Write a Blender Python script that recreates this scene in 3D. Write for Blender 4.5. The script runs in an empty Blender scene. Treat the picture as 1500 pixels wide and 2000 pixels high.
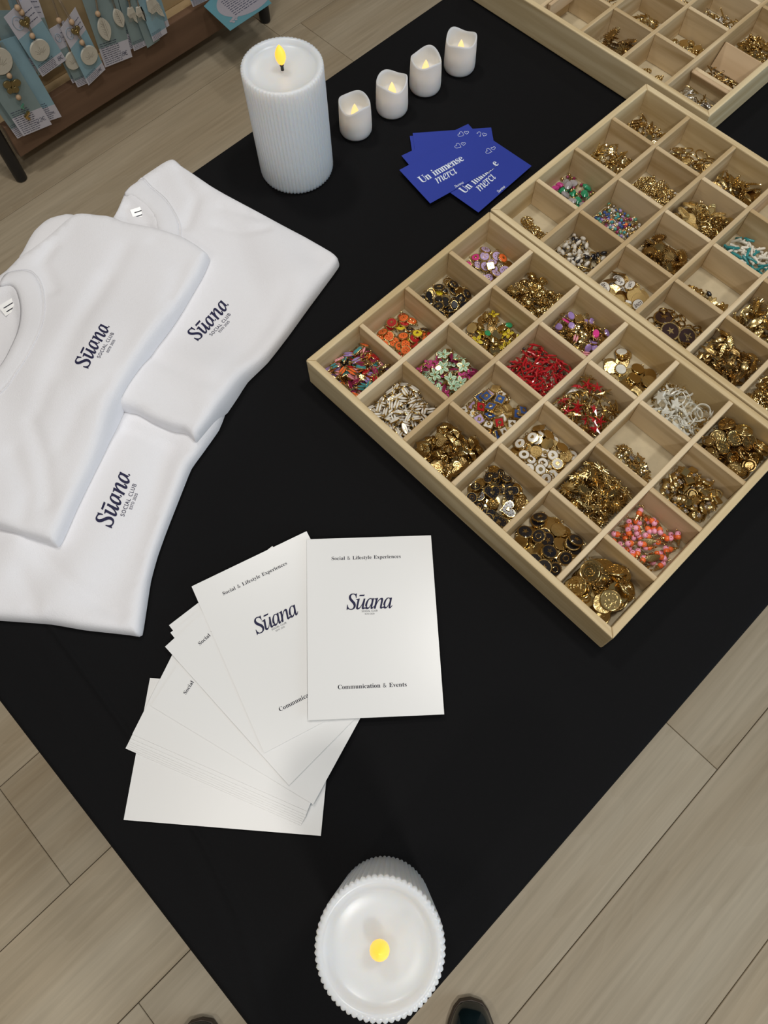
import bpy, bmesh, math, random
import numpy as np
from mathutils import Vector, Matrix, Euler
from mathutils.geometry import delaunay_2d_cdt

random.seed(7)
rng = np.random.RandomState(11)
S = bpy.context.scene
COL = S.collection
TZ = 0.74                      # height of the table top above the floor

# ------------------------------------------------------------------ camera
FPX = 1467.2
CR = np.array([[0.69795972, 0.71603058, -0.01234677],
               [0.66264288, -0.65226565, -0.36804067],
               [-0.27158175, 0.24869606, -0.92972771]])
CC = np.array([0.31866209, -0.20375964, 0.60478729 + TZ])
cd = bpy.data.cameras.new('camera')
cd.sensor_fit = 'HORIZONTAL'; cd.sensor_width = 36; cd.lens = FPX * 36 / 1500
cd.clip_start = 0.02; cd.clip_end = 50
cam = bpy.data.objects.new('camera', cd); COL.objects.link(cam)
cam.matrix_world = Matrix([[CR[0][0], -CR[1][0], -CR[2][0], CC[0]],
                           [CR[0][1], -CR[1][1], -CR[2][1], CC[1]],
                           [CR[0][2], -CR[1][2], -CR[2][2], CC[2]],
                           [0, 0, 0, 1]])
S.camera = cam

def un(px, py, z=0.0):
    """Point of the photograph -> place on the level z metres above the table top."""
    d = np.array([(px - 750) / FPX, (py - 1000) / FPX, 1.0]) @ CR
    t = (z + TZ - CC[2]) / d[2]
    p = CC + t * d
    return Vector((p[0], p[1], p[2]))

def unx(px, py, x):
    d = np.array([(px - 750) / FPX, (py - 1000) / FPX, 1.0]) @ CR
    t = (x - CC[0]) / d[0]
    p = CC + t * d
    return Vector((p[0], p[1], p[2]))

# ------------------------------------------------------------------ world, lights, exposure
W = bpy.data.worlds.new('daylight'); S.world = W; W.use_nodes = True
W.node_tree.nodes['Background'].inputs[0].default_value = (0.72, 0.86, 1.0, 1)
W.node_tree.nodes['Background'].inputs[1].default_value = 0.8
S.view_settings.view_transform = 'Standard'; S.view_settings.look = 'None'
S.view_settings.exposure = -0.19; S.view_settings.gamma = 1.0
S.view_settings.use_curve_mapping = False

def area(name, loc, target, size, power, color, size_y=None):
    l = bpy.data.lights.new(name, 'AREA'); l.energy = power; l.color = color
    l.shape = 'RECTANGLE' if size_y else 'DISK'; l.size = size
    if size_y: l.size_y = size_y
    o = bpy.data.objects.new(name, l); COL.objects.link(o); o.location = loc
    o.rotation_euler = (Vector(target) - Vector(loc)).to_track_quat('-Z', 'Y').to_euler()
    return o
ROOM = dict(x0=-3.2, x1=2.6, y0=-2.6, y1=3.2, h=2.8)
CEIL_AND_FILL_LAMPS = [(-0.85, 0.20, 11.5), (0.05, -0.60, 5.5), (0.25, 0.60, 12.5), (-1.6, 1.9, 5.0), (1.35, -0.55, 17.0), (0.45, -1.9, 9.0)]  # last entry is an added fill lamp, brightening sides that face the camera
for k, (x, y, p) in enumerate(CEIL_AND_FILL_LAMPS):
    area('ceiling_and_fill_light', (x, y, ROOM['h'] - 0.035), (x, y, 0), 0.26, p, (1.0, 0.96, 0.905))
area('window_daylight', (ROOM['x1'] + 0.25, 1.1, 1.55), (0.0, 0.6, 0.7), 1.9, 27.0, (0.66, 0.83, 1.0), 1.3)

# ------------------------------------------------------------------ materials
MATS = {}
def mat(name):
    m = bpy.data.materials.new(name); m.use_nodes = True
    MATS[name] = m
    return m, m.node_tree.nodes, m.node_tree.links, m.node_tree.nodes['Principled BSDF']
def simple(name, col, rough=0.5, metal=0.0, spec=0.5, bump=0.0, bscale=800, var=0.0, vscale=60, coat=0.0, sss=0.0, emit=None, trans=0.0):
    m, n, l, b = mat(name)
    b.inputs['Base Color'].default_value = (*col, 1); b.inputs['Roughness'].default_value = rough
    b.inputs['Metallic'].default_value = metal; b.inputs['Specular IOR Level'].default_value = spec
    b.inputs['Coat Weight'].default_value = coat
    b.inputs['Transmission Weight'].default_value = trans
    if sss:
        b.inputs['Subsurface Weight'].default_value = sss
        b.inputs['Subsurface Scale'].default_value = 0.03
        b.inputs['Subsurface Radius'].default_value = (1.0, 0.8, 0.6)
    if emit:
        b.inputs['Emission Color'].default_value = (*emit[:3], 1); b.inputs['Emission Strength'].default_value = emit[3]
    tc = n.new('ShaderNodeTexCoord')
    if var:
        t = n.new('ShaderNodeTexNoise'); t.inputs['Scale'].default_value = vscale; l.new(tc.outputs['Object'], t.inputs['Vector'])
        r = n.new('ShaderNodeValToRGB')
        r.color_ramp.elements[0].position = 0.3; r.color_ramp.elements[1].position = 0.7
        r.color_ramp.elements[0].color = (*[c * (1 - var) for c in col], 1)
        r.color_ramp.elements[1].color = (*[min(1, c * (1 + var)) for c in col], 1)
        l.new(t.outputs[0], r.inputs[0]); l.new(r.outputs[0], b.inputs['Base Color'])
    if bump:
        t = n.new('ShaderNodeTexNoise'); t.inputs['Scale'].default_value = bscale; l.new(tc.outputs['Object'], t.inputs['Vector'])
        bp = n.new('ShaderNodeBump'); bp.inputs['Strength'].default_value = bump; bp.inputs['Distance'].default_value = 0.001
        l.new(t.outputs[0], bp.inputs['Height']); l.new(bp.outputs[0], b.inputs['Normal'])
    return m

def wood(name, c1, c2, axis='x', scale=1.0, rough=0.5, fleck=0.0, contrast=(0.3, 0.7), ring=0.35):
    """Wood with its grain along one axis of the piece."""
    m, n, l, b = mat(name)
    b.inputs['Roughness'].default_value = rough; b.inputs['Specular IOR Level'].default_value = 0.35
    tc = n.new('ShaderNodeTexCoord'); mp = n.new('ShaderNodeMapping'); l.new(tc.outputs['Object'], mp.inputs['Vector'])
    oi = n.new('ShaderNodeObjectInfo'); ml = n.new('ShaderNodeMath'); ml.operation = 'MULTIPLY'; ml.inputs[1].default_value = 37.0
    l.new(oi.outputs['Random'], ml.inputs[0])
    cb = n.new('ShaderNodeCombineXYZ')
    for k in range(3): l.new(ml.outputs[0], cb.inputs[k])
    l.new(cb.outputs[0], mp.inputs['Location'])
    s = {'x': (5, 75, 75), 'y': (75, 5, 75), 'z': (75, 75, 5)}[axis]
    mp.inputs['Scale'].default_value = [v * scale for v in s]
    t = n.new('ShaderNodeTexNoise'); t.inputs['Scale'].default_value = 1.0; t.inputs['Detail'].default_value = 5; t.inputs['Distortion'].default_value = 0.6
    l.new(mp.outputs[0], t.inputs['Vector'])
    t2 = n.new('ShaderNodeTexNoise'); t2.inputs['Scale'].default_value = ring; t2.inputs['Detail'].default_value = 2
    l.new(mp.outputs[0], t2.inputs['Vector'])
    mx = n.new('ShaderNodeMath'); mx.operation = 'ADD'; l.new(t.outputs[0], mx.inputs[0]); l.new(t2.outputs[0], mx.inputs[1])
    hv = n.new('ShaderNodeMath'); hv.operation = 'MULTIPLY'; hv.inputs[1].default_value = 0.5; l.new(mx.outputs[0], hv.inputs[0])
    r = n.new('ShaderNodeValToRGB'); r.color_ramp.elements[0].position = contrast[0]; r.color_ramp.elements[1].position = contrast[1]
    r.color_ramp.elements[0].color = (*c2, 1); r.color_ramp.elements[1].color = (*c1, 1)
    l.new(hv.outputs[0], r.inputs[0])
    l.new(r.outputs[0], b.inputs['Base Color'])
    bp = n.new('ShaderNodeBump'); bp.inputs['Strength'].default_value = 0.15; bp.inputs['Distance'].default_value = 0.0005
    l.new(t.outputs[0], bp.inputs['Height']); l.new(bp.outputs[0], b.inputs['Normal'])
    return m

BW1, BW2 = (0.72, 0.59, 0.365), (0.53, 0.395, 0.205)
for ax in 'xy':
    wood('tray_wood_' + ax, BW1, BW2, ax, contrast=(0.42, 0.58))
    wood('tray_divider_wood_' + ax, (0.70, 0.56, 0.36), (0.48, 0.345, 0.18), ax, contrast=(0.42, 0.58))
simple('tray_base_board', (0.52, 0.44, 0.29), 0.7, var=0.06, vscale=120, bump=0.1, bscale=400)
wood('dark_shelf_wood', (0.25, 0.15, 0.095), (0.13, 0.075, 0.048), 'y', 0.45, 0.45, ring=0.6)
wood('pine_wood', (0.60, 0.46, 0.27), (0.44, 0.31, 0.165), 'y', 0.35, 0.55, ring=0.7)
simple('black_metal', (0.012, 0.012, 0.014), 0.45)
simple('white_cotton', (0.80, 0.80, 0.83), 0.95, spec=0.1, bump=0.25, bscale=900)
simple('white_cotton_rib', (0.79, 0.79, 0.82), 0.95, spec=0.1, bump=0.3, bscale=1400)
simple('white_card', (0.79, 0.795, 0.79), 0.28, spec=0.5, bump=0.02, bscale=60)
simple('navy_print', (0.020, 0.020, 0.060), 0.6, spec=0.2)
simple('dark_grey_print', (0.02, 0.02, 0.035), 0.6, spec=0.2)
simple('blue_card', (0.018, 0.040, 0.33), 0.5, spec=0.35)
simple('white_print', (0.75, 0.82, 0.92), 0.5)
simple('pillar_wax', (0.74, 0.77, 0.79), 0.3, spec=0.5, sss=0.85)
simple('votive_plastic', (0.80, 0.79, 0.78), 0.45, sss=0.6)
simple('flame_glow', (1.0, 0.6, 0.1), 0.4, emit=(1.0, 0.46, 0.03, 1.15))
simple('flame_glow_pale', (1.0, 0.75, 0.4), 0.4, emit=(1.0, 0.68, 0.24, 0.75))
simple('black_plastic', (0.01, 0.01, 0.01), 0.4)
simple('gold', (0.60, 0.44, 0.19), 0.20, metal=1.0, bump=0.12, bscale=500)
simple('gold_bright', (0.74, 0.58, 0.29), 0.14, metal=1.0, bump=0.08, bscale=300)
simple('gold_dark', (0.42, 0.28, 0.11), 0.24, metal=1.0, bump=0.15, bscale=500)
simple('gold_rough', (0.74, 0.55, 0.24), 0.34, metal=1.0, bump=0.8, bscale=1800)
simple('silver', (0.72, 0.70, 0.66), 0.22, metal=1.0, bump=0.1, bscale=500)
def enamel(name, c, rough=0.15): simple(name, c, rough, coat=0.6)
enamel('enamel_white', (0.78, 0.76, 0.70)); enamel('enamel_black', (0.010, 0.010, 0.014)); enamel('enamel_red', (0.45, 0.012, 0.018))
enamel('enamel_orange', (0.86, 0.16, 0.035)); enamel('enamel_yellow', (0.72, 0.58, 0.03)); enamel('enamel_purple', (0.36, 0.24, 0.56))
enamel('enamel_lilac', (0.52, 0.40, 0.68)); enamel('enamel_teal', (0.06, 0.30, 0.32)); enamel('enamel_pink', (0.85, 0.36, 0.42))
enamel('enamel_magenta', (0.62, 0.06, 0.30)); enamel('enamel_green', (0.02, 0.30, 0.12)); enamel('enamel_mint', (0.60, 0.78, 0.58))
enamel('enamel_blue', (0.035, 0.09, 0.30)); enamel('enamel_wine', (0.26, 0.02, 0.08)); enamel('bubble_pink', (0.90, 0.40, 0.55))
enamel('hot_pink', (0.75, 0.05, 0.30)); enamel('brown_enamel', (0.035, 0.016, 0.014))
simple('pearl_shell', (0.80, 0.80, 0.72), 0.15, coat=1.0, sss=0.1, var=0.08, vscale=200)
simple('pearl_bead', (0.66, 0.62, 0.54), 0.18, coat=1.0)
simple('turquoise_stone', (0.03, 0.26, 0.27), 0.35); simple('ivory_stone', (0.78, 0.74, 0.64), 0.4)
simple('green_stone', (0.02, 0.26, 0.12), 0.12, coat=1.0); simple('grey_stone', (0.36, 0.33, 0.34), 0.12, coat=1.0)
simple('crystal', (0.88, 0.90, 0.92), 0.03, trans=0.85)
simple('tag_teal', (0.30, 0.50, 0.61), 0.35, var=0.05, vscale=30); simple('tag_grey_teal', (0.27, 0.37, 0.39), 0.35, var=0.06, vscale=25)
simple('tag_white', (0.66, 0.66, 0.76), 0.4); simple('tag_ink', (0.06, 0.07, 0.13), 0.6); simple('tag_emblem', (0.30, 0.42, 0.52), 0.5)
simple('clay', (0.68, 0.65, 0.56), 0.8, bump=0.4, bscale=300); simple('clay_crease', (0.40, 0.37, 0.31), 0.85); simple('wooden_bead', (0.58, 0.40, 0.25), 0.55)
simple('cord', (0.36, 0.28, 0.20), 0.9); simple('antique_gold', (0.28, 0.22, 0.10), 0.4, metal=0.7, bump=0.3, bscale=400)
simple('green_glass', (0.10, 0.32, 0.22), 0.1, coat=1.0); simple('pink_tassel', (0.45, 0.20, 0.26), 0.8)
simple('flyer_teal', (0.14, 0.36, 0.44), 0.3); simple('flyer_white', (0.44, 0.43, 0.50), 0.3)
simple('shoe_leather', (0.006, 0.014, 0.016), 0.16, spec=0.7, coat=0.7, var=0.3, vscale=25, bump=0.1, bscale=90)
simple('shoe_sole', (0.07, 0.05, 0.035), 0.6)
simple('wall_paint', (0.36, 0.34, 0.31), 0.9); simple('ceiling_paint', (0.42, 0.41, 0.39), 0.9); simple('window_frame_white', (0.7, 0.7, 0.7), 0.5)
simple('metal_white', (0.7, 0.7, 0.68), 0.5)
simple('lamp_diffuser', (1, 1, 1), 0.5, emit=(1.0, 0.9, 0.76, 3.0))

def cloth_mat():
    m, n, l, b = mat('black_cloth')
    b.inputs['Roughness'].default_value = 0.8; b.inputs['Specular IOR Level'].default_value = 0.10
    tc = n.new('ShaderNodeTexCoord')
    t = n.new('ShaderNodeTexNoise'); t.inputs['Scale'].default_value = 1500; l.new(tc.outputs['Object'], t.inputs['Vector'])
    v = n.new('ShaderNodeTexVoronoi'); v.inputs['Scale'].default_value = 14; l.new(tc.outputs['Object'], v.inputs['Vector'])
    lt = n.new('ShaderNodeMath'); lt.operation = 'LESS_THAN'; lt.inputs[1].default_value = 0.0075; l.new(v.outputs['Distance'], lt.inputs[0])
    mx = n.new('ShaderNodeMix'); mx.data_type = 'RGBA'; l.new(lt.outputs[0], mx.inputs['Factor'])
    mx.inputs[6].default_value = (0.0058, 0.0058, 0.0064, 1); mx.inputs[7].default_value = (0.22, 0.22, 0.2, 1)
    l.new(mx.outputs[2], b.inputs['Base Color'])
    bp = n.new('ShaderNodeBump'); bp.inputs['Strength'].default_value = 0.3; bp.inputs['Distance'].default_value = 0.0006
    l.new(t.outputs[0], bp.inputs['Height']); l.new(bp.outputs[0], b.inputs['Normal'])
cloth_mat()

def floor_mat():
    m, n, l, b = mat('oak_floor')
    b.inputs['Roughness'].default_value = 0.5; b.inputs['Specular IOR Level'].default_value = 0.35
    tc = n.new('ShaderNodeTexCoord'); at = n.new('ShaderNodeAttribute'); at.attribute_name = 'plank'; at.attribute_type = 'GEOMETRY'
    sc = n.new('ShaderNodeVectorMath'); sc.operation = 'SCALE'; sc.inputs['Scale'].default_value = 40.0; l.new(at.outputs['Color'], sc.inputs[0])
    ad = n.new('ShaderNodeVectorMath'); ad.operation = 'ADD'; l.new(tc.outputs['Object'], ad.inputs[0]); l.new(sc.outputs[0], ad.inputs[1])
    mp = n.new('ShaderNodeMapping'); mp.inputs['Scale'].default_value = (9, 0.9, 1); l.new(ad.outputs[0], mp.inputs['Vector'])
    # broad figure with cathedral rings
    nz = n.new('ShaderNodeTexNoise'); nz.inputs['Scale'].default_value = 0.8; nz.inputs['Detail'].default_value = 2; l.new(mp.outputs[0], nz.inputs['Vector'])
    ring = n.new('ShaderNodeMath'); ring.operation = 'MULTIPLY'; ring.inputs[1].default_value = 26.0; l.new(nz.outputs[0], ring.inputs[0])
    fr = n.new('ShaderNodeMath'); fr.operation = 'FRACT'; l.new(ring.outputs[0], fr.inputs[0])
    rr = n.new('ShaderNodeValToRGB'); rr.color_ramp.elements[0].position = 0.0; rr.color_ramp.elements[1].position = 0.5
    rr.color_ramp.elements[0].color = (1, 1, 1, 1); rr.color_ramp.elements[1].color = (0, 0, 0, 1); l.new(fr.outputs[0], rr.inputs[0])
    mp2 = n.new('ShaderNodeMapping'); mp2.inputs['Scale'].default_value = (120, 5, 1); l.new(ad.outputs[0], mp2.inputs['Vector'])
    n2 = n.new('ShaderNodeTexNoise'); n2.inputs['Scale'].default_value = 1; n2.inputs['Detail'].default_value = 4; l.new(mp2.outputs[0], n2.inputs['Vector'])
    n3 = n.new('ShaderNodeTexNoise'); n3.inputs['Scale'].default_value = 1.2; n3.inputs['Detail'].default_value = 1; l.new(mp.outputs[0], n3.inputs['Vector'])
    base = n.new('ShaderNodeValToRGB'); base.color_ramp.elements[0].position = 0.3; base.color_ramp.elements[1].position = 0.72
    base.color_ramp.elements[0].color = (0.43, 0.34, 0.225, 1); base.color_ramp.elements[1].color = (0.56, 0.48, 0.355, 1)
    l.new(n3.outputs[0], base.inputs[0])
    m1 = n.new('ShaderNodeMix'); m1.data_type = 'RGBA'; m1.blend_type = 'MULTIPLY'; m1.inputs['Factor'].default_value = 0.5
    g = n.new('ShaderNodeValToRGB'); g.color_ramp.elements[0].position = 0.3; g.color_ramp.elements[1].position = 0.65
    g.color_ramp.elements[0].color = (0.72, 0.70, 0.66, 1); g.color_ramp.elements[1].color = (1.05, 1.04, 1.02, 1); l.new(n2.outputs[0], g.inputs[0])
    l.new(base.outputs[0], m1.inputs[6]); l.new(g.outputs[0], m1.inputs[7])
    m2 = n.new('ShaderNodeMix'); m2.data_type = 'RGBA'; m2.blend_type = 'MIX'
    mk = n.new('ShaderNodeMath'); mk.operation = 'MULTIPLY'; mk.inputs[1].default_value = 0.055; l.new(rr.outputs[0], mk.inputs[0])
    l.new(mk.outputs[0], m2.inputs['Factor']); l.new(m1.outputs[2], m2.inputs[6]); m2.inputs[7].default_value = (0.80, 0.73, 0.58, 1)
    hs = n.new('ShaderNodeHueSaturation'); l.new(m2.outputs[2], hs.inputs['Color'])
    vm = n.new('ShaderNodeMath'); vm.operation = 'MULTIPLY_ADD'; vm.inputs[1].default_value = 0.16; vm.inputs[2].default_value = 0.92
    l.new(at.outputs['Fac'], vm.inputs[0]); l.new(vm.outputs[0], hs.inputs['Value'])
    l.new(hs.outputs[0], b.inputs['Base Color'])
    bp = n.new('ShaderNodeBump'); bp.inputs['Strength'].default_value = 0.12; bp.inputs['Distance'].default_value = 0.001
    l.new(n2.outputs[0], bp.inputs['Height']); l.new(bp.outputs[0], b.inputs['Normal'])
floor_mat()
simple('floor_gap', (0.05, 0.04, 0.03), 0.9)

# ------------------------------------------------------------------ mesh helpers
class MB:
    """Collects vertices, faces and a material per face; build() links one mesh object."""
    def __init__(s): s.v = []; s.f = []; s.m = []; s.mats = []
    def mi(s, m):
        if m not in s.mats: s.mats.append(m)
        return s.mats.index(m)
    def add(s, V, F, m, M=None):
        o = len(s.v); k = s.mi(m)
        for p in V: s.v.append(tuple(M @ Vector(p)) if M is not None else tuple(p))
        for f in F: s.f.append([i + o for i in f]); s.m.append(k)
        return s
    def loft(s, rings, m, M=None, cap0=True, cap1=True, closed=True):
        n = len(rings[0]); V = [p for r in rings for p in r]; F = []
        for a in range(len(rings) - 1):
            for b in range(n if closed else n - 1):
                c = (b + 1) % n
                F.append([a * n + b, a * n + c, (a + 1) * n + c, (a + 1) * n + b])
        if cap0: F.append(list(range(n))[::-1])
        if cap1: F.append([(len(rings) - 1) * n + k for k in range(n)])
        return s.add(V, F, m, M)
    def prism(s, pts, z0, z1, m, bev=0.0, M=None):
        """Extruded outline (counter-clockwise), its upper edge drawn in by bev."""
        c = np.mean(np.array(pts), axis=0)
        r0 = [(x, y, z0) for x, y in pts]
        if bev <= 0: return s.loft([r0, [(x, y, z1) for x, y in pts]], m, M)
        q = []
        for x, y in pts:
            d = Vector((c[0] - x, c[1] - y)); L = max(d.length, 1e-9); d *= min(bev / L, 0.9)
            q.append((x + d.x, y + d.y, z1))
        return s.loft([r0, [(x, y, z1 - min(bev, (z1 - z0) * 0.5)) for x, y in pts], q], m, M)
    def disc(s, r, z0, z1, m, n=20, bev=0.0, cx=0, cy=0, M=None):
        return s.prism([(cx + r * math.cos(2 * math.pi * k / n), cy + r * math.sin(2 * math.pi * k / n)) for k in range(n)], z0, z1, m, bev, M)
    def lathe(s, prof, m, n=24, M=None, cap0=True, cap1=True):
        return s.loft([[(r * math.cos(2 * math.pi * k / n), r * math.sin(2 * math.pi * k / n), z) for k in range(n)] for r, z in prof], m, M, cap0, cap1)
    def torus(s, R, r, m, n=16, q=6, M=None, sx=1.0, sy=1.0):
        V = []; F = []
        for a in range(n):
            A = 2 * math.pi * a / n
            for b in range(q):
                B = 2 * math.pi * b / q; d = R + r * math.cos(B)
                V.append((d * math.cos(A) * sx, d * math.sin(A) * sy, r * math.sin(B)))
        for a in range(n):
            for b in range(q):
                F.append([a * q + b, ((a + 1) % n) * q + b, ((a + 1) % n) * q + (b + 1) % q, a * q + (b + 1) % q])
        return s.add(V, F, m, M)
    def ball(s, r, m, c=(0, 0, 0), n=8, q=5, sz=1.0, M=None, sx=1.0, sy=1.0):
        V = [(c[0], c[1], c[2] - r * sz)]; F = []
        for a in range(1, q):
            t = math.pi * a / q
            for b in range(n):
                p = 2 * math.pi * b / n
                V.append((c[0] + sx * r * math.sin(t) * math.cos(p), c[1] + sy * r * math.sin(t) * math.sin(p), c[2] - r * sz * math.cos(t)))
        V.append((c[0], c[1], c[2] + r * sz)); L = len(V) - 1
        for b in range(n): F.append([0, 1 + (b + 1) % n, 1 + b]); F.append([L, L - n + b, L - n + (b + 1) % n])
        for a in range(q - 2):
            for b in range(n):
                i = 1 + a * n
                F.append([i + b, i + (b + 1) % n, i + n + (b + 1) % n, i + n + b])
        return s.add(V, F, m, M)
    def tube(s, pts, r, m, q=6, closed=False, M=None):
        P = [Vector(p) for p in pts]; n = len(P); R = r if isinstance(r, (list, tuple)) else [r] * n
        rings = []; up = Vector((0, 0, 1))
        for k in range(n):
            t = (P[(k + 1) % n] - P[k - 1]) if closed else (P[min(k + 1, n - 1)] - P[max(k - 1, 0)])
            t.normalize()
            a = t.cross(up)
            if a.length < 1e-3: a = t.cross(Vector((1, 0, 0)))
            a.normalize(); b = t.cross(a)
            rings.append([tuple(P[k] + R[k] * (math.cos(2 * math.pi * j / q) * a + math.sin(2 * math.pi * j / q) * b)) for j in range(q)])
        if closed: rings.append(rings[0]); return s.loft(rings, m, M, False, False)
        return s.loft(rings, m, M)
    def box(s, x0, x1, y0, y1, z0, z1, m, M=None):
        V = [(x0, y0, z0), (x1, y0, z0), (x1, y1, z0), (x0, y1, z0), (x0, y0, z1), (x1, y0, z1), (x1, y1, z1), (x0, y1, z1)]
        return s.add(V, [[3, 2, 1, 0], [4, 5, 6, 7], [0, 1, 5, 4], [1, 2, 6, 5], [2, 3, 7, 6], [3, 0, 4, 7]], m, M)
    def mesh(s, name, smooth=0.6):
        me = bpy.data.meshes.new(name); me.from_pydata(s.v, [], s.f)
        for m in s.mats: me.materials.append(MATS[m])
        me.polygons.foreach_set('material_index', s.m)
        bm = bmesh.new(); bm.from_mesh(me); bmesh.ops.recalc_face_normals(bm, faces=bm.faces); bm.to_mesh(me); bm.free()
        if smooth:
            me.polygons.foreach_set('use_smooth', [True] * len(me.polygons))
            try: me.set_sharp_from_angle(angle=smooth)
            except Exception: pass
        return me
    def build(s, name, parent=None, loc=None, smooth=0.6):
        o = bpy.data.objects.new(name, s.mesh(name, smooth)); COL.objects.link(o)
        if parent: o.parent = parent
        if loc is not None: o.location = loc
        return o

def tag(o, label, cat, group=None, kind=None):
    if label: o['label'] = label
    if cat: o['category'] = cat
    if group: o['group'] = group
    if kind: o['kind'] = kind
    return o
def empty(name, loc, label, cat, group=None, rz=0.0):
    o = bpy.data.objects.new(name, None); COL.objects.link(o); o.location = loc; o.rotation_euler = (0, 0, rz); o.empty_display_size = 0.01
    return tag(o, label, cat, group)
def bevel(o, w=0.001, seg=2):
    b = o.modifiers.new('edge', 'BEVEL'); b.width = w; b.segments = seg; b.limit_method = 'ANGLE'; b.angle_limit = 0.8
    return o
def copy_tree(o, parent=None):
    c = o.copy(); COL.objects.link(c)
    if parent: c.parent = parent
    for ch in list(o.children): copy_tree(ch, c)
    return c

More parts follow.
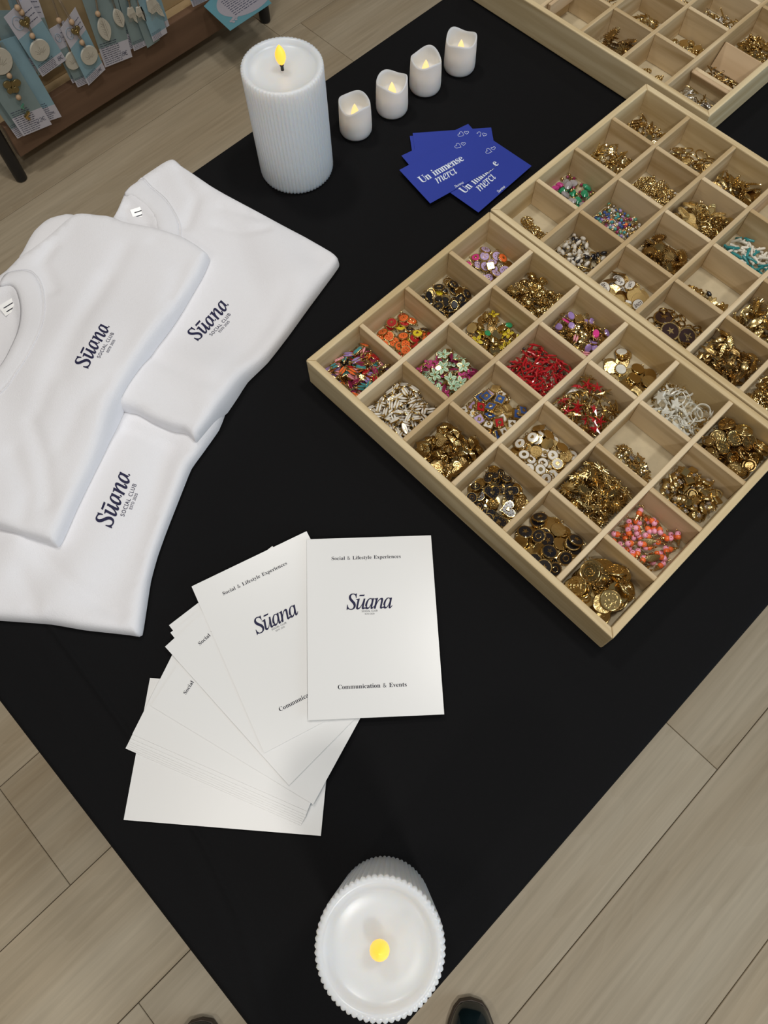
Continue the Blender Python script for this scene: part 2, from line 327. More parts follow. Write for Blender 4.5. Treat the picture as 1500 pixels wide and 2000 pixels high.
# ------------------------------------------------------------------ lettering
GLYPHS = """iS 369 153,-9 131,-8 108,-5 84,2 58,10 49,13 42,13 25,8 15,-8 3,-8 26,146 38,146 41,115 47,88 56,65 69,46 84,30 102,19 123,13 146,11 170,14 192,23 210,38 224,57 233,79 236,105 228,139 207,174 183,201 154,232 137,250 122,267 111,282 102,297 92,325 88,353 89,370 92,386 97,401 105,416 114,429 125,440 138,450 152,459 167,466 184,471 202,474 222,475 253,473 281,466 303,459 313,457 328,461 338,473 351,473 330,336 319,336 317,364 313,387 306,407 296,424 283,437 268,446 251,451 232,453 215,452 200,448 187,442 175,433 166,421 160,408 156,393 154,376 158,356 168,334 182,313 201,291 231,259 263,224 280,203 291,179 299,154 301,126 300,107 296,89 290,73 282,57 271,42 259,29 245,18 229,8 212,1 194,-5 174,-8
iu 364 46,-8 28,-5 15,4 7,18 4,38 8,69 19,116 50,228 54,247 56,265 47,283 13,287 15,300 59,306 90,311 119,316 128,312 127,304 125,296 71,107 62,74 59,54 64,38 79,32 100,38 124,54 137,66 150,81 163,97 177,115 190,135 203,156 215,179 227,203 237,229 247,255 255,281 261,309 314,309 255,92 246,47 250,36 260,32 271,35 284,45 299,61 315,84 324,75 300,38 274,13 249,-3 222,-8 197,1 189,27 191,51 199,81 220,153 195,115 171,82 148,54 127,32 106,14 86,2 66,-6
ia 342 50,-8 26,-3 8,10 -3,33 -7,64 -5,92 0,119 7,147 18,175 32,203 49,228 68,252 90,274 113,293 136,306 160,314 183,316 202,314 217,307 227,296 232,280 241,309 292,309 231,90 222,44 233,35 241,38 252,46 266,60 282,80 291,72 265,37 240,12 217,-3 195,-8 175,0 168,23 169,36 174,57 181,84 191,118 172,88 154,62 136,41 119,23 102,10 85,0 68,-6|82,33 98,37 116,48 134,65 152,87 161,100 169,113 177,127 185,141 193,156 199,171 205,186 210,201 217,230 219,257 210,288 185,299 169,297 154,291 138,280 124,266 109,247 96,226 85,202 74,175 58,122 53,73 60,43
in 364 222,-9 198,1 191,12 189,28 190,42 196,65 204,98 216,140 227,183 236,216 241,240 242,254 238,269 225,275 195,263 159,232 123,189 93,142 80,115 67,82 55,44 42,0 -12,0 53,221 62,263 53,280 23,285 17,285 19,297 67,303 100,310 130,316 133,314 133,308 93,177 118,210 142,238 165,262 188,281 209,296 229,306 247,313 263,315 292,306 302,278 300,252 293,222 254,88 247,64 245,49 249,37 259,34 270,37 282,48 296,66 312,91 322,83 298,43 273,14 248,-3
im 550 410,-7 384,2 376,31 378,53 384,78 424,218 430,255 426,270 411,275 393,270 371,258 360,248 348,237 337,224 325,210 313,193 302,176 290,157 279,137 272,121 264,105 257,89 251,72 244,55 239,37 233,19 228,0 175,0 235,203 243,234 245,257 241,270 227,275 196,263 177,249 155,230 145,218 134,206 123,193 113,179 86,129 63,70 40,0 -13,0 50,212 58,243 61,263 51,281 17,287 19,300 43,301 63,304 80,306 94,310 113,315 123,316 130,308 129,303 128,296 91,177 139,238 184,281 226,307 263,316 293,306 304,277 302,262 299,241 293,215 285,184 329,242 371,283 411,307 449,316 479,306 489,275 486,253 479,222 436,65 434,57 433,50 436,39 445,35 469,48 483,64 499,87 508,76 484,39 459,13 434,-2
ie 287 89,-7 68,-5 50,0 34,9 21,21 10,36 2,54 -2,75 -4,99 -3,115 -1,131 3,148 9,165 16,182 25,199 35,215 46,231 58,246 72,259 86,272 101,283 124,298 148,308 172,314 195,316 222,313 242,303 254,287 258,266 255,245 245,226 230,207 208,189 180,174 147,161 107,150 61,142 57,118 56,98 60,66 72,44 92,30 119,26 143,29 168,39 194,57 221,81 231,71 215,52 198,36 182,23 165,12 147,4 128,-2 109,-6|64,158 96,164 124,173 148,184 168,199 184,215 195,233 202,251 204,271 198,291 180,298 159,294 137,280 126,270 115,258 105,245 95,230 86,214 78,196 70,177
ir 224 -13,0 46,209 56,259 47,279 13,284 15,297 59,304 90,310 118,316 124,308 89,179 126,239 158,282 185,308 208,316 229,307 237,283 234,266 226,253 214,243 200,240 180,248 170,268 143,236 118,199 95,157 75,110 57,58 41,0
ic 298 99,-8 77,-6 58,0 40,9 26,23 14,40 6,60 1,83 -1,109 0,125 3,142 7,158 12,175 19,191 27,207 37,222 48,237 60,251 73,264 87,275 102,286 126,299 150,309 174,314 199,316 228,313 249,302 262,286 267,267 264,251 258,239 247,231 233,228 211,235 204,255 207,268 214,279 218,284 220,289 215,297 197,299 180,297 162,292 146,283 130,271 115,255 101,238 89,218 79,196 70,173 64,150 60,129 59,107 60,89 63,73 69,58 76,46 96,29 122,23 148,27 174,38 201,56 228,82 238,71 204,36 169,12 135,-3
ii 177 122,394 98,404 88,428 98,452 122,463 147,452 157,428 147,403|33,-8 8,1 0,29 3,53 11,86 55,241 58,254 60,264 50,282 17,287 20,299 65,305 96,310 124,316 131,308 130,303 128,296 63,79 58,52 61,37 72,32 83,35 96,45 112,61 130,84 140,74 112,38 84,12 58,-3
bS 390 43,-11 43,158 62,158 72,124 83,94 96,70 111,50 129,34 149,24 172,17 197,15 215,16 231,20 245,27 257,36 273,60 279,89 275,110 265,129 248,146 225,160 163,191 135,205 112,221 92,236 77,253 65,270 56,289 51,309 50,332 51,352 54,370 60,387 67,403 77,417 88,429 101,440 115,449 131,457 148,462 166,465 185,466 229,461 282,448 291,446 300,445 313,450 320,466 339,466 339,319 322,319 317,337 310,354 303,370 293,385 283,398 272,410 261,420 248,429 222,441 194,445 163,440 140,426 125,406 120,380 124,356 137,336 147,328 159,319 173,311 189,303 253,273 273,263 290,253 305,243 317,233 337,211 350,188 357,162 359,133 358,112 354,93 348,75 339,58 328,43 314,29 298,18 281,8 261,0 240,-6 217,-9 192,-10 158,-8 126,1 98,9 85,12 69,7 61,-11
bo 336 169,-10 147,-9 127,-5 108,2 90,11 74,23 60,37 48,53 38,70 29,89 24,110 20,131 19,154 20,177 24,199 29,219 38,239 48,256 60,272 74,286 90,297 108,306 127,313 147,317 168,318 189,317 209,313 228,307 245,298 261,286 275,273 287,257 298,240 306,221 312,200 316,178 317,154 316,130 312,108 306,88 298,69 287,51 275,36 261,22 245,11 228,2 210,-5 190,-9|169,11 193,18 209,39 217,81 220,154 219,194 217,227 213,253 208,271 192,292 169,299 144,292 128,271 123,253 120,227 118,194 117,154 120,82 128,39 144,18
bc 293 156,-10 137,-9 119,-5 103,2 87,11 72,22 59,35 47,51 38,68 30,87 24,106 21,128 19,150 21,174 25,196 31,217 40,237 51,255 64,271 79,285 96,297 114,307 133,313 153,318 175,319 197,318 218,314 235,307 250,298 271,275 277,245 275,228 266,215 253,207 236,204 219,207 206,216 199,230 196,251 197,261 197,271 190,290 169,297 144,290 126,269 116,235 112,187 114,153 118,123 126,97 137,76 151,60 166,48 184,41 204,38 222,40 239,47 255,57 271,72 285,60 258,30 227,8 193,-6
bi 198 101,362 81,366 65,376 54,393 50,412 54,432 65,449 81,460 101,463 120,460 137,449 147,432 151,412 147,393 136,376 120,366|18,0 18,16 35,19 45,26 51,37 52,56 52,252 47,285 37,291 20,293 21,310 148,310 148,56 154,26 164,19 180,16 180,0
ba 344 255,-10 232,-7 216,1 205,15 200,35 176,16 151,2 124,-6 95,-9 64,-4 40,11 25,34 20,63 23,84 31,104 45,121 63,136 88,150 119,164 156,177 199,190 199,241 196,266 187,282 171,292 148,296 115,290 104,274 113,257 123,231 120,215 110,202 95,194 77,191 59,194 45,203 36,218 33,236 37,259 49,278 69,295 95,308 110,312 126,316 143,318 162,318 195,317 223,312 246,304 263,292 276,277 285,259 291,236 293,210 293,62 295,40 304,34 320,42 329,28 312,11 294,-1 275,-8|151,34 174,41 199,63 199,169 164,157 138,139 123,114 118,84 120,62 126,46 137,37
bl 199 18,0 18,16 35,19 45,26 51,37 52,56 52,398 47,429 38,436 20,439 20,455 148,455 148,56 154,26 164,19 180,16 180,0
bL 426 15,0 15,17 45,22 62,32 72,50 75,81 75,379 71,407 62,425 44,434 16,439 16,455 250,455 250,439 208,434 196,427 188,416 182,379 182,83 185,47 200,31 234,28 257,28 278,31 297,34 315,40 330,47 345,56 358,67 370,80 381,95 391,112 400,132 409,154 427,154 402,0
bf 214 15,0 15,16 40,22 50,35 52,73 52,277 16,277 16,310 52,310 52,353 54,378 60,400 71,419 85,436 102,448 123,457 147,463 174,465 194,464 212,460 227,454 240,446 257,425 263,400 260,381 252,367 239,358 224,355 208,358 195,365 187,376 185,391 193,420 196,426 197,433 193,441 180,443 163,440 153,430 148,390 148,310 203,310 203,277 148,277 148,65 150,40 158,26 173,18 199,16 199,0
be 301 154,-10 135,-9 117,-5 100,1 85,10 70,22 58,35 46,51 37,69 29,88 24,109 21,132 19,157 21,180 24,201 30,222 38,240 47,258 59,273 72,286 87,298 103,307 120,313 138,317 157,318 185,316 209,309 230,297 249,280 264,259 274,234 281,206 283,173 283,166 117,166 123,112 138,73 164,50 199,42 219,45 237,53 254,67 270,86 285,73 258,36 228,11 193,-5|116,192 201,192 201,215 201,235 199,252 197,266 193,277 181,292 161,297 141,291 127,274 119,244 116,203
bs 288 151,-10 137,-9 122,-6 105,-1 87,6 73,9 60,4 51,-9 36,-9 36,105 53,105 59,85 66,68 75,52 87,39 112,21 140,15 162,18 179,27 189,40 192,58 183,84 156,105 107,130 90,139 76,148 64,158 54,169 41,193 37,220 39,241 44,259 53,276 65,291 80,303 98,312 118,317 141,319 166,316 199,308 206,306 213,305 223,308 230,319 244,319 244,222 228,222 222,239 215,254 206,266 196,277 174,291 149,296 130,294 116,286 108,274 105,259 107,244 115,232 146,212 191,189 207,181 221,172 232,162 241,151 253,127 257,95 255,72 250,51 241,33 228,18 212,6 194,-3 174,-8
bt 228 124,-9 105,-8 89,-4 76,2 66,10 58,22 53,36 49,52 48,71 48,279 20,279 20,300 39,318 57,336 73,353 88,369 101,384 112,398 121,412 129,424 144,424 144,310 208,310 208,279 144,279 144,82 149,51 168,40 189,49 206,75 222,66 205,33 182,9 155,-5
by 300 52,-140 29,-137 10,-125 -3,-107 -7,-84 -4,-67 5,-53 18,-43 36,-40 51,-42 64,-49 72,-61 75,-76 74,-81 74,-87 86,-99 99,-92 114,-74 129,-44 140,-5 36,251 25,275 15,287 -3,293 -5,293 -5,310 162,310 162,293 136,289 128,275 130,267 133,257 185,119 230,241 236,260 238,274 229,289 203,293 203,310 300,310 300,293 287,290 277,281 259,242 162,-24 154,-46 145,-65 137,-82 129,-96 113,-117 95,-131 76,-138
bE 442 14,0 14,17 44,20 62,30 72,48 75,78 75,369 72,405 62,425 44,435 16,439 16,455 399,455 399,320 383,320 378,349 369,373 356,392 340,406 320,417 295,424 266,429 232,430 200,428 186,417 183,388 183,246 193,246 214,247 232,252 247,259 259,269 269,282 277,300 283,321 288,345 304,345 304,118 287,118 285,137 282,154 278,169 273,181 259,201 241,213 216,220 185,222 183,222 183,67 185,47 192,35 206,29 230,28 254,28 276,30 295,34 313,39 330,45 345,53 358,63 371,75 382,89 393,105 402,123 411,143 430,143 402,0
bx 319 5,0 5,15 20,20 34,29 48,41 62,56 123,136 43,263 24,285 4,293 4,310 169,310 169,294 147,291 140,280 149,260 183,206 224,257 234,279 227,290 201,294 201,310 311,310 311,296 297,291 283,283 268,270 254,254 198,184 291,36 303,21 319,15 319,0 155,0 155,16 178,19 185,30 173,59 138,114 97,61 85,34 92,20 114,15 118,15 118,0
bp 371 17,-139 17,-124 40,-117 50,-101 52,-64 52,243 51,269 46,283 37,291 19,295 19,310 143,310 143,263 160,287 180,305 203,315 230,319 248,318 264,314 279,307 293,298 306,287 317,274 326,258 335,241 341,223 346,203 349,182 350,160 349,136 346,113 341,92 334,72 326,54 316,38 304,24 291,12 277,2 261,-5 245,-9 227,-10 204,-7 183,1 164,14 148,32 148,-58 152,-99 167,-118 197,-123 197,-139|195,28 222,36 239,59 245,77 249,99 252,125 253,154 252,183 250,208 246,230 241,248 225,270 199,278 184,275 171,267 158,254 148,235 148,69 157,51 167,38 180,31
br 287 18,0 18,16 35,19 45,26 51,37 52,56 52,252 51,273 46,285 37,291 20,293 21,310 146,310 146,252 155,267 165,280 176,292 187,301 210,314 233,318 258,315 275,304 286,287 289,266 287,248 278,234 265,225 248,222 222,231 207,250 189,260 175,255 162,241 152,220 149,192 149,56 152,37 159,25 173,19 197,16 197,0
bn 381 18,0 18,16 35,19 45,26 51,37 52,56 52,253 46,284 36,291 19,294 19,310 148,310 148,267 168,290 190,306 215,315 243,318 281,312 309,292 325,258 330,212 330,56 337,26 347,19 363,16 363,0 202,0 202,16 207,16 228,26 235,56 235,217 234,241 229,258 219,268 203,271 188,269 173,262 160,251 148,235 148,56 154,26 164,19 180,16 180,0
bC 468 257,-11 224,-9 193,-3 164,6 137,20 113,37 91,56 72,79 56,104 43,132 34,162 28,194 26,228 28,262 34,294 43,323 56,351 72,376 92,399 114,418 139,435 166,448 195,458 226,464 259,465 283,464 309,459 337,451 367,440 388,435 408,443 419,465 437,465 437,308 420,308 407,338 392,364 375,387 356,407 335,423 313,434 290,441 265,443 212,430 174,389 151,321 144,226 152,138 177,74 219,36 278,24 298,25 318,29 338,35 358,45 377,56 395,71 412,87 428,106 447,89 409,45 365,14 314,-5
bm 554 18,0 18,16 35,19 45,26 51,37 52,56 52,253 46,284 36,291 19,294 19,310 146,310 146,265 166,288 188,305 212,315 237,318 268,315 292,304 310,286 320,261 341,286 364,304 390,315 418,318 455,312 482,292 498,258 504,212 504,56 510,26 520,19 536,16 536,0 377,0 377,16 393,19 403,26 410,56 410,217 408,241 404,258 394,268 377,271 363,269 349,263 337,252 324,237 324,56 331,26 340,19 356,16 356,0 199,0 199,16 215,19 225,26 232,56 232,217 230,241 226,258 216,268 199,271 184,269 170,262 158,251 146,235 146,56 152,27 162,19 177,16 177,0
bu 375 131,-10 109,-8 91,-3 77,5 65,17 57,32 51,51 47,72 46,97 46,248 39,282 29,291 11,294 11,310 142,310 142,74 144,58 151,46 162,38 177,36 205,43 228,66 228,248 226,269 221,283 209,291 189,294 189,310 324,310 324,70 326,51 331,39 342,33 360,30 360,13 331,11 300,7 265,0 228,-10 228,40 209,19 186,3 160,-7
bv 306 142,-10 38,248 22,281 12,290 -3,293 -3,310 164,310 164,294 156,294 136,290 129,276 130,268 185,122 236,253 241,272 232,289 203,294 203,310 305,310 305,295 289,289 278,279 260,243 160,-10
bU 492 248,-13 205,-10 168,-2 138,10 114,29 96,52 83,81 76,115 73,155 73,379 70,406 61,424 43,434 15,439 15,455 240,455 240,439 202,432 185,415 181,379 181,140 182,112 186,88 193,68 203,51 216,39 232,29 252,24 275,22 326,31 363,56 385,99 392,159 392,378 389,406 379,423 360,433 328,439 328,455 474,455 474,439 448,432 433,421 425,404 422,378 422,181 420,133 412,92 398,58 380,32 356,13 325,-2 290,-10
sS 369 166,-7 146,-6 127,-5 109,-3 91,-1 60,7 34,16 34,74 47,69 61,64 77,59 94,54 112,51 131,48 150,46 169,46 194,47 216,51 234,57 249,66 261,78 270,91 275,106 277,123 274,145 267,163 253,178 232,192 219,199 203,207 184,214 164,222 135,233 110,246 89,261 72,276 58,294 48,314 42,338 40,364 42,382 45,400 51,415 60,429 70,442 83,454 97,463 114,471 132,478 151,483 172,485 193,486 213,486 231,484 249,482 266,479 282,475 297,470 312,465 326,459 307,408 253,426 238,429 223,431 208,433 192,433 171,432 153,428 137,422 124,414 107,392 101,363 104,341 111,323 125,308 144,294 157,288 171,281 188,274 206,267 227,259 245,251 262,242 278,233 291,224 303,214 314,203 322,191 329,178 333,163 336,146 337,128 334,98 326,72 311,48 291,29 266,13 236,2 203,-4
sO 525 263,-7 227,-5 194,1 165,11 139,24 116,41 96,61 79,84 65,111 55,140 47,171 42,205 41,241 42,277 47,310 55,341 65,370 79,396 96,419 116,439 139,456 165,470 195,479 227,485 263,487 298,485 329,479 358,470 384,456 407,440 427,420 444,397 458,370 469,341 477,310 482,277 484,240 482,204 477,171 469,139 458,110 444,84 427,61 407,41 384,24 358,11 329,1 297,-5|263,46 301,49 333,59 361,75 382,98 399,126 410,159 417,198 420,240 417,283 410,321 399,354 382,382 361,405 334,421 301,431 263,434 225,431 193,421 165,405 143,382 126,354 114,321 107,283 105,240 107,198 114,159 126,126 143,98 165,75 192,59 225,49
sC 424 261,-7 226,-5 194,1 165,10 139,24 116,40 96,60 79,83 65,109 55,139 47,170 42,204 41,240 43,276 48,309 56,340 67,368 82,395 100,418 121,438 146,455 173,469 203,478 236,484 271,486 308,484 342,479 374,470 404,458 379,407 330,425 302,431 271,433 234,430 202,420 173,404 149,381 130,353 116,320 108,282 105,240 107,197 115,160 128,127 146,98 169,76 198,59 231,50 270,46 286,47 301,48 315,49 330,52 385,65 385,13 358,4 329,-2 314,-4 298,-6 280,-6
sI 228 27,0 27,35 83,48 83,431 27,445 27,480 200,480 200,445 144,431 144,48 200,35 200,0
sA 429 0,0 187,482 242,482 428,0 366,0 308,148 118,148 61,0|138,202 290,202 236,347 230,367 221,396 214,419 203,378 193,347
sL 352 65,0 65,480 126,480 126,54 335,54 335,0
sU 491 243,-7 201,-4 164,5 133,21 107,42 87,68 72,98 63,133 60,171 60,480 121,480 121,169 123,141 129,117 138,96 152,78 170,64 191,54 217,48 246,46 277,48 303,54 324,65 341,80 354,99 363,120 368,143 370,169 370,480 430,480 430,169 429,145 425,122 418,100 410,80 398,61 384,44 368,29 348,16 326,6 301,-1 274,-5
sB 437 65,0 65,480 202,480 244,478 281,473 312,465 338,453 358,437 373,417 381,391 384,361 383,340 378,322 371,305 361,290 348,278 332,268 314,260 293,255 293,251 322,244 348,234 369,218 386,197 392,185 397,170 399,154 400,136 397,106 389,79 375,55 356,36 331,20 303,9 270,2 234,0|126,275 214,275 243,277 266,280 285,286 299,295 309,306 316,320 320,336 322,354 320,372 315,388 306,401 294,411 278,418 258,424 233,427 205,428 126,428|126,51 222,51 252,53 276,57 296,65 311,76 322,89 330,105 334,122 336,141 334,159 329,175 321,189 310,202 294,212 274,219 248,224 218,225 126,225
sE 373 65,0 65,480 333,480 333,426 126,426 126,277 321,277 321,224 126,224 126,53 333,53 333,0
sT 373 156,0 156,426 7,426 7,480 366,480 366,426 217,426 217,0
sD 490 65,0 65,480 213,480 248,478 281,473 311,464 338,453 363,438 385,419 404,398 420,374 433,346 442,315 447,282 449,244 445,187 433,138 412,96 383,61 347,35 304,15 255,4 199,0|126,52 191,52 250,57 299,73 337,99 364,136 380,184 385,242 383,287 374,326 359,358 338,383 312,403 281,417 245,425 204,428 126,428
s0 384 191,-7 153,-3 121,10 93,30 72,59 55,95 43,137 35,186 33,240 34,278 37,313 42,344 49,373 58,399 69,422 83,441 99,458 118,470 140,480 164,485 191,487 229,483 262,471 289,450 312,422 329,386 341,344 349,296 351,240 350,203 347,169 342,137 335,108 326,82 314,59 300,39 284,23 265,10 243,1 219,-5|191,44 216,47 237,56 255,71 268,92 278,120 286,154 290,194 291,240 290,286 286,326 278,360 268,388 255,409 237,424 216,433 191,437 166,433 145,424 128,409 115,388 105,360 98,326 93,286 92,240 93,194 98,154 105,120 115,93 128,71 145,56 166,47
s2 384 32,0 32,49 158,176 219,240 231,254 241,268 249,282 257,296 262,310 266,324 269,339 269,355 268,374 263,390 256,404 246,415 233,424 219,431 203,435 185,436 168,435 152,433 137,429 123,424 110,417 96,409 83,400 69,390 38,430 52,441 68,452 85,461 102,470 121,477 141,482 162,485 185,486 217,484 245,478 270,467 291,452 308,434 320,412 327,387 330,359 329,340 326,322 321,305 314,288 306,272 296,256 284,240 271,224 257,207 241,190 225,173 207,155 107,56 107,54 349,54 349,0
s5 384 167,-7 148,-6 131,-5 114,-3 97,0 67,8 42,19 42,75 55,68 69,62 84,57 101,52 118,48 135,46 151,44 167,44 192,45 215,50 235,58 253,69 267,83 277,101 283,122 285,147 284,169 278,189 269,205 257,219 240,230 219,238 194,243 165,244 122,241 83,234 54,253 72,480 312,480 312,426 122,426 111,287 142,291 185,294 220,292 251,285 279,273 302,257 321,237 335,213 343,185 346,153 343,118 334,87 319,59 299,36 273,17 242,4 207,-4
s8 384 193,-7 157,-5 125,2 98,12 75,27 56,46 43,68 36,93 33,122 36,153 47,179 63,202 83,221 107,237 132,251 115,261 100,273 86,285 73,299 62,314 54,332 50,351 48,372 50,390 53,406 59,421 67,434 77,446 89,456 103,465 118,473 135,479 153,483 171,485 191,486 222,484 249,479 273,470 295,457 312,440 325,421 333,398 335,371 332,344 323,321 308,301 289,283 244,254 258,247 272,239 285,231 298,222 319,203 336,181 347,155 351,124 348,96 340,70 327,48 308,29 285,13 258,2 228,-5|194,277 211,284 226,293 240,302 253,312 263,324 271,337 275,352 277,369 271,399 253,421 240,429 226,434 209,437 191,439 173,437 157,434 143,429 130,421 112,399 106,369 109,347 118,328 132,312 150,299|192,40 215,42 235,46 253,53 267,63 278,76 286,90 291,106 293,124 291,140 286,156 277,169 265,182 250,193 233,203 214,213 192,222 181,226 160,217 142,206 127,195 114,183 104,170 96,155 92,139 91,122 92,105 97,90 105,76 116,63 130,53 147,46 168,42
s& 492 187,-7 154,-5 125,2 99,13 77,28 59,46 46,69 38,95 36,125 37,149 43,172 51,191 63,208 79,223 96,238 116,252 139,266 99,318 91,332 85,348 82,364 81,382 83,406 89,426 99,444 114,459 132,471 153,480 177,485 204,487 230,485 252,480 272,472 289,460 303,445 313,427 318,407 320,383 319,363 314,344 305,327 293,312 279,297 262,283 244,270 224,258 354,133 370,155 382,181 401,240 461,240 455,219 449,198 442,179 434,160 425,142 415,125 404,110 392,95 490,0 410,0 352,56 336,43 319,31 300,20 281,11 261,3 238,-2 214,-6|188,293 206,304 222,315 235,326 245,336 258,358 262,383 258,405 246,423 227,435 202,439 177,435 156,424 143,406 138,383 142,360 151,338 167,317|189,46 209,47 229,49 246,54 263,60 277,67 291,75 303,84 314,93 175,229 157,218 142,207 129,196 118,185 109,173 103,160 99,144 97,127 99,109 104,94 111,80 122,68 136,58 151,51 169,47
sV 403 171,0 0,480 63,480 171,172 189,117 201,67 214,117 232,173 339,480 403,480 232,0"""
GL = {}
for ln in GLYPHS.split('\n'):
    k, rest = ln[:2], ln[3:]
    a, rest = rest.split(' ', 1)
    GL[k] = (int(a), [[tuple(int(v) for v in q.split(',')) for q in sp.split(' ')] for sp in rest.split('|')])
def text_width(txt, font, space=1.0):
    return sum((GL[font + c][0] if font + c in GL else 250) * space for c in txt) / 1000.0
def lettering(name, txt, font, size, material, parent, start, right, up, normal=None, space=1.0, weight=0.0, ysc=1.0, shear=0.0, surf=None, macron=None, lift=0.00012, extra=None):
    """Flat printed letters as real outlines; start = left end of the baseline, right / up = unit directions on the surface."""
    cu = bpy.data.curves.new(name, 'CURVE'); cu.dimensions = '2D'; cu.fill_mode = 'FRONT'; cu.offset = weight
    x = 0.0
    def spl(pts):
        sp = cu.splines.new('POLY'); sp.points.add(len(pts) - 1); sp.use_cyclic_u = True
        for k, (a, b) in enumerate(pts): sp.points[k].co = (a, b, 0, 1)
    for c in txt:
        key = font + c
        if key not in GL:
            if c == '~':
                g = GL[font + 'C']
                for sp in g[1]: spl([((x + px) * size / 1000, py * size * ysc / 1000) for px, py in sp])
                for yy in (200, 290): spl([((x + a) * size / 1000, b * size * ysc / 1000) for a, b in ((-20, yy), (300, yy), (300, yy + 35), (-20, yy + 35))])
                x += 440 * space; continue
            x += 250 * space; continue
        a, sps = GL[key]
        for sp in sps: spl([((x + px + shear * py) * size / 1000, py * size * ysc / 1000) for px, py in sp])
        x += a * space
    if macron:
        x0, x1, y0, y1 = macron
        spl([(x0 * size + shear * y0 * size, y0 * size), (x1 * size, y0 * size), (x1 * size + 0.02 * size, y1 * size), (x0 * size + 0.02 * size, y1 * size)])
    if extra:
        for p in extra: spl([(a * size, b * size) for a, b in p])
    tmp = bpy.data.objects.new(name, cu); COL.objects.link(tmp)
    dg = bpy.context.evaluated_depsgraph_get()
    me = bpy.data.meshes.new_from_object(tmp.evaluated_get(dg))
    bpy.data.objects.remove(tmp); bpy.data.curves.remove(cu)
    nrm = Vector(normal) if normal is not None else Vector(right).cross(Vector(up)).normalized()
    st = Vector(start); R_ = Vector(right); U = Vector(up)
    for v in me.vertices:
        p = st + R_ * v.co.x + U * v.co.y
        if surf: p.z = surf(p.x, p.y) + lift
        else: p = p + nrm * lift
        v.co = p
    me.materials.clear(); me.materials.append(MATS[material])
    o = bpy.data.objects.new(name, me); COL.objects.link(o)
    if parent:
        o.parent = parent; bpy.context.view_layer.update()
        o.matrix_parent_inverse = parent.matrix_world.inverted()
    return o

# ------------------------------------------------------------------ the room
def structure(o): o['kind'] = 'structure'; return o
def build_floor():
    mb = MB(); cols = []
    seams = [0.0015 + 0.2068 * k for k in range(-16, 14)]
    seams = [0.655 + 0.2068 * k for k in range(-19, 11)]
    rr = random.Random(5)
    for k in range(len(seams) - 1):
        x0, x1 = seams[k] + 0.0006, seams[k + 1] - 0.0006
        start = rr.uniform(-1.2, 0)
        xm = (x0 + x1) / 2
        if 0.45 < xm < 0.65: start = 0.2305
        elif -0.2 < xm < 0.03: start = -0.6585
        elif 0.03 < xm < 0.24: start = -1.02
        elif xm > 0.66: start = rr.uniform(-0.60, -0.50)
        elif xm < -0.3: start = rr.uniform(-0.40, -0.22)
        ys = sorted({round(start + 1.22 * q, 4) for q in range(-4, 5)})
        ys = [y for y in ys if ROOM['y0'] < y < ROOM['y1']]
        ys = [ROOM['y0']] + ys + [ROOM['y1']]
        for a in range(len(ys) - 1):
            y0, y1 = ys[a] + 0.0005, ys[a + 1] - 0.0005
            c0 = max(x0, ROOM['x0']); c1 = min(x1, ROOM['x1'])
            if c1 - c0 < 0.01: continue
            b = 0.0008
            V = [(c0, y0, -0.004), (c1, y0, -0.004), (c1, y1, -0.004), (c0, y1, -0.004), (c0, y0, -b), (c1, y0, -b), (c1, y1, -b), (c0, y1, -b),
                 (c0 + b, y0 + b, 0), (c1 - b, y0 + b, 0), (c1 - b, y1 - b, 0), (c0 + b, y1 - b, 0)]
            F = [[8, 9, 10, 11]] + [[q, (q + 1) % 4, 4 + (q + 1) % 4, 4 + q] for q in range(4)] + [[4 + q, 4 + (q + 1) % 4, 8 + (q + 1) % 4, 8 + q] for q in range(4)]
            mb.add(V, F, 'oak_floor'); cols += [rr.random()] * len(F)
    n0 = len(mb.f)
    mb.box(ROOM['x0'], ROOM['x1'], ROOM['y0'], ROOM['y1'], -0.03, -0.004, 'floor_gap'); cols += [0.0] * (len(mb.f) - n0)
    o = mb.build('floor', smooth=0)
    at = o.data.color_attributes.new('plank', 'FLOAT_COLOR', 'CORNER')
    buf = []
    for p in o.data.polygons: buf += [cols[p.index], (cols[p.index] * 7.3) % 1, (cols[p.index] * 3.7) % 1, 1.0] * p.loop_total
    at.data.foreach_set('color', buf)
    structure(o)
build_floor()
x0, x1, y0, y1, h = (ROOM[k] for k in ('x0', 'x1', 'y0', 'y1', 'h'))
structure(MB().box(x0 - .1, x1 + .1, y0 - .1, y1 + .1, h, h + .1, 'ceiling_paint').build('ceiling', smooth=0))
structure(MB().box(x0 - .1, x0, y0, y1, -.03, h, 'wall_paint').build('wall_left', smooth=0))
structure(MB().box(x0 - .1, x1 + .1, y1, y1 + .1, -.03, h, 'wall_paint').build('wall_back', smooth=0))
structure(MB().box(x0 - .1, x1 + .1, y0 - .1, y0, -.03, h, 'wall_paint').build('wall_front', smooth=0))
wy0, wy1, wz0, wz1 = 0.1, 2.1, 0.85, 2.25
w = MB()
w.box(x1, x1 + .1, y0, wy0, -.03, h, 'wall_paint'); w.box(x1, x1 + .1, wy1, y1, -.03, h, 'wall_paint')
w.box(x1, x1 + .1, wy0, wy1, -.03, wz0, 'wall_paint'); w.box(x1, x1 + .1, wy0, wy1, wz1, h, 'wall_paint')
structure(w.build('wall_right', smooth=0))
w = MB()
for a, b, c, d in ((wy0, wy0 + .05, wz0, wz1), (wy1 - .05, wy1, wz0, wz1), (wy0, wy1, wz0, wz0 + .05), (wy0, wy1, wz1 - .05, wz1), ((wy0 + wy1) / 2 - .025, (wy0 + wy1) / 2 + .025, wz0, wz1)):
    w.box(x1 + .02, x1 + .08, a, b, c, d, 'window_frame_white')
structure(w.build('window_1', smooth=0))
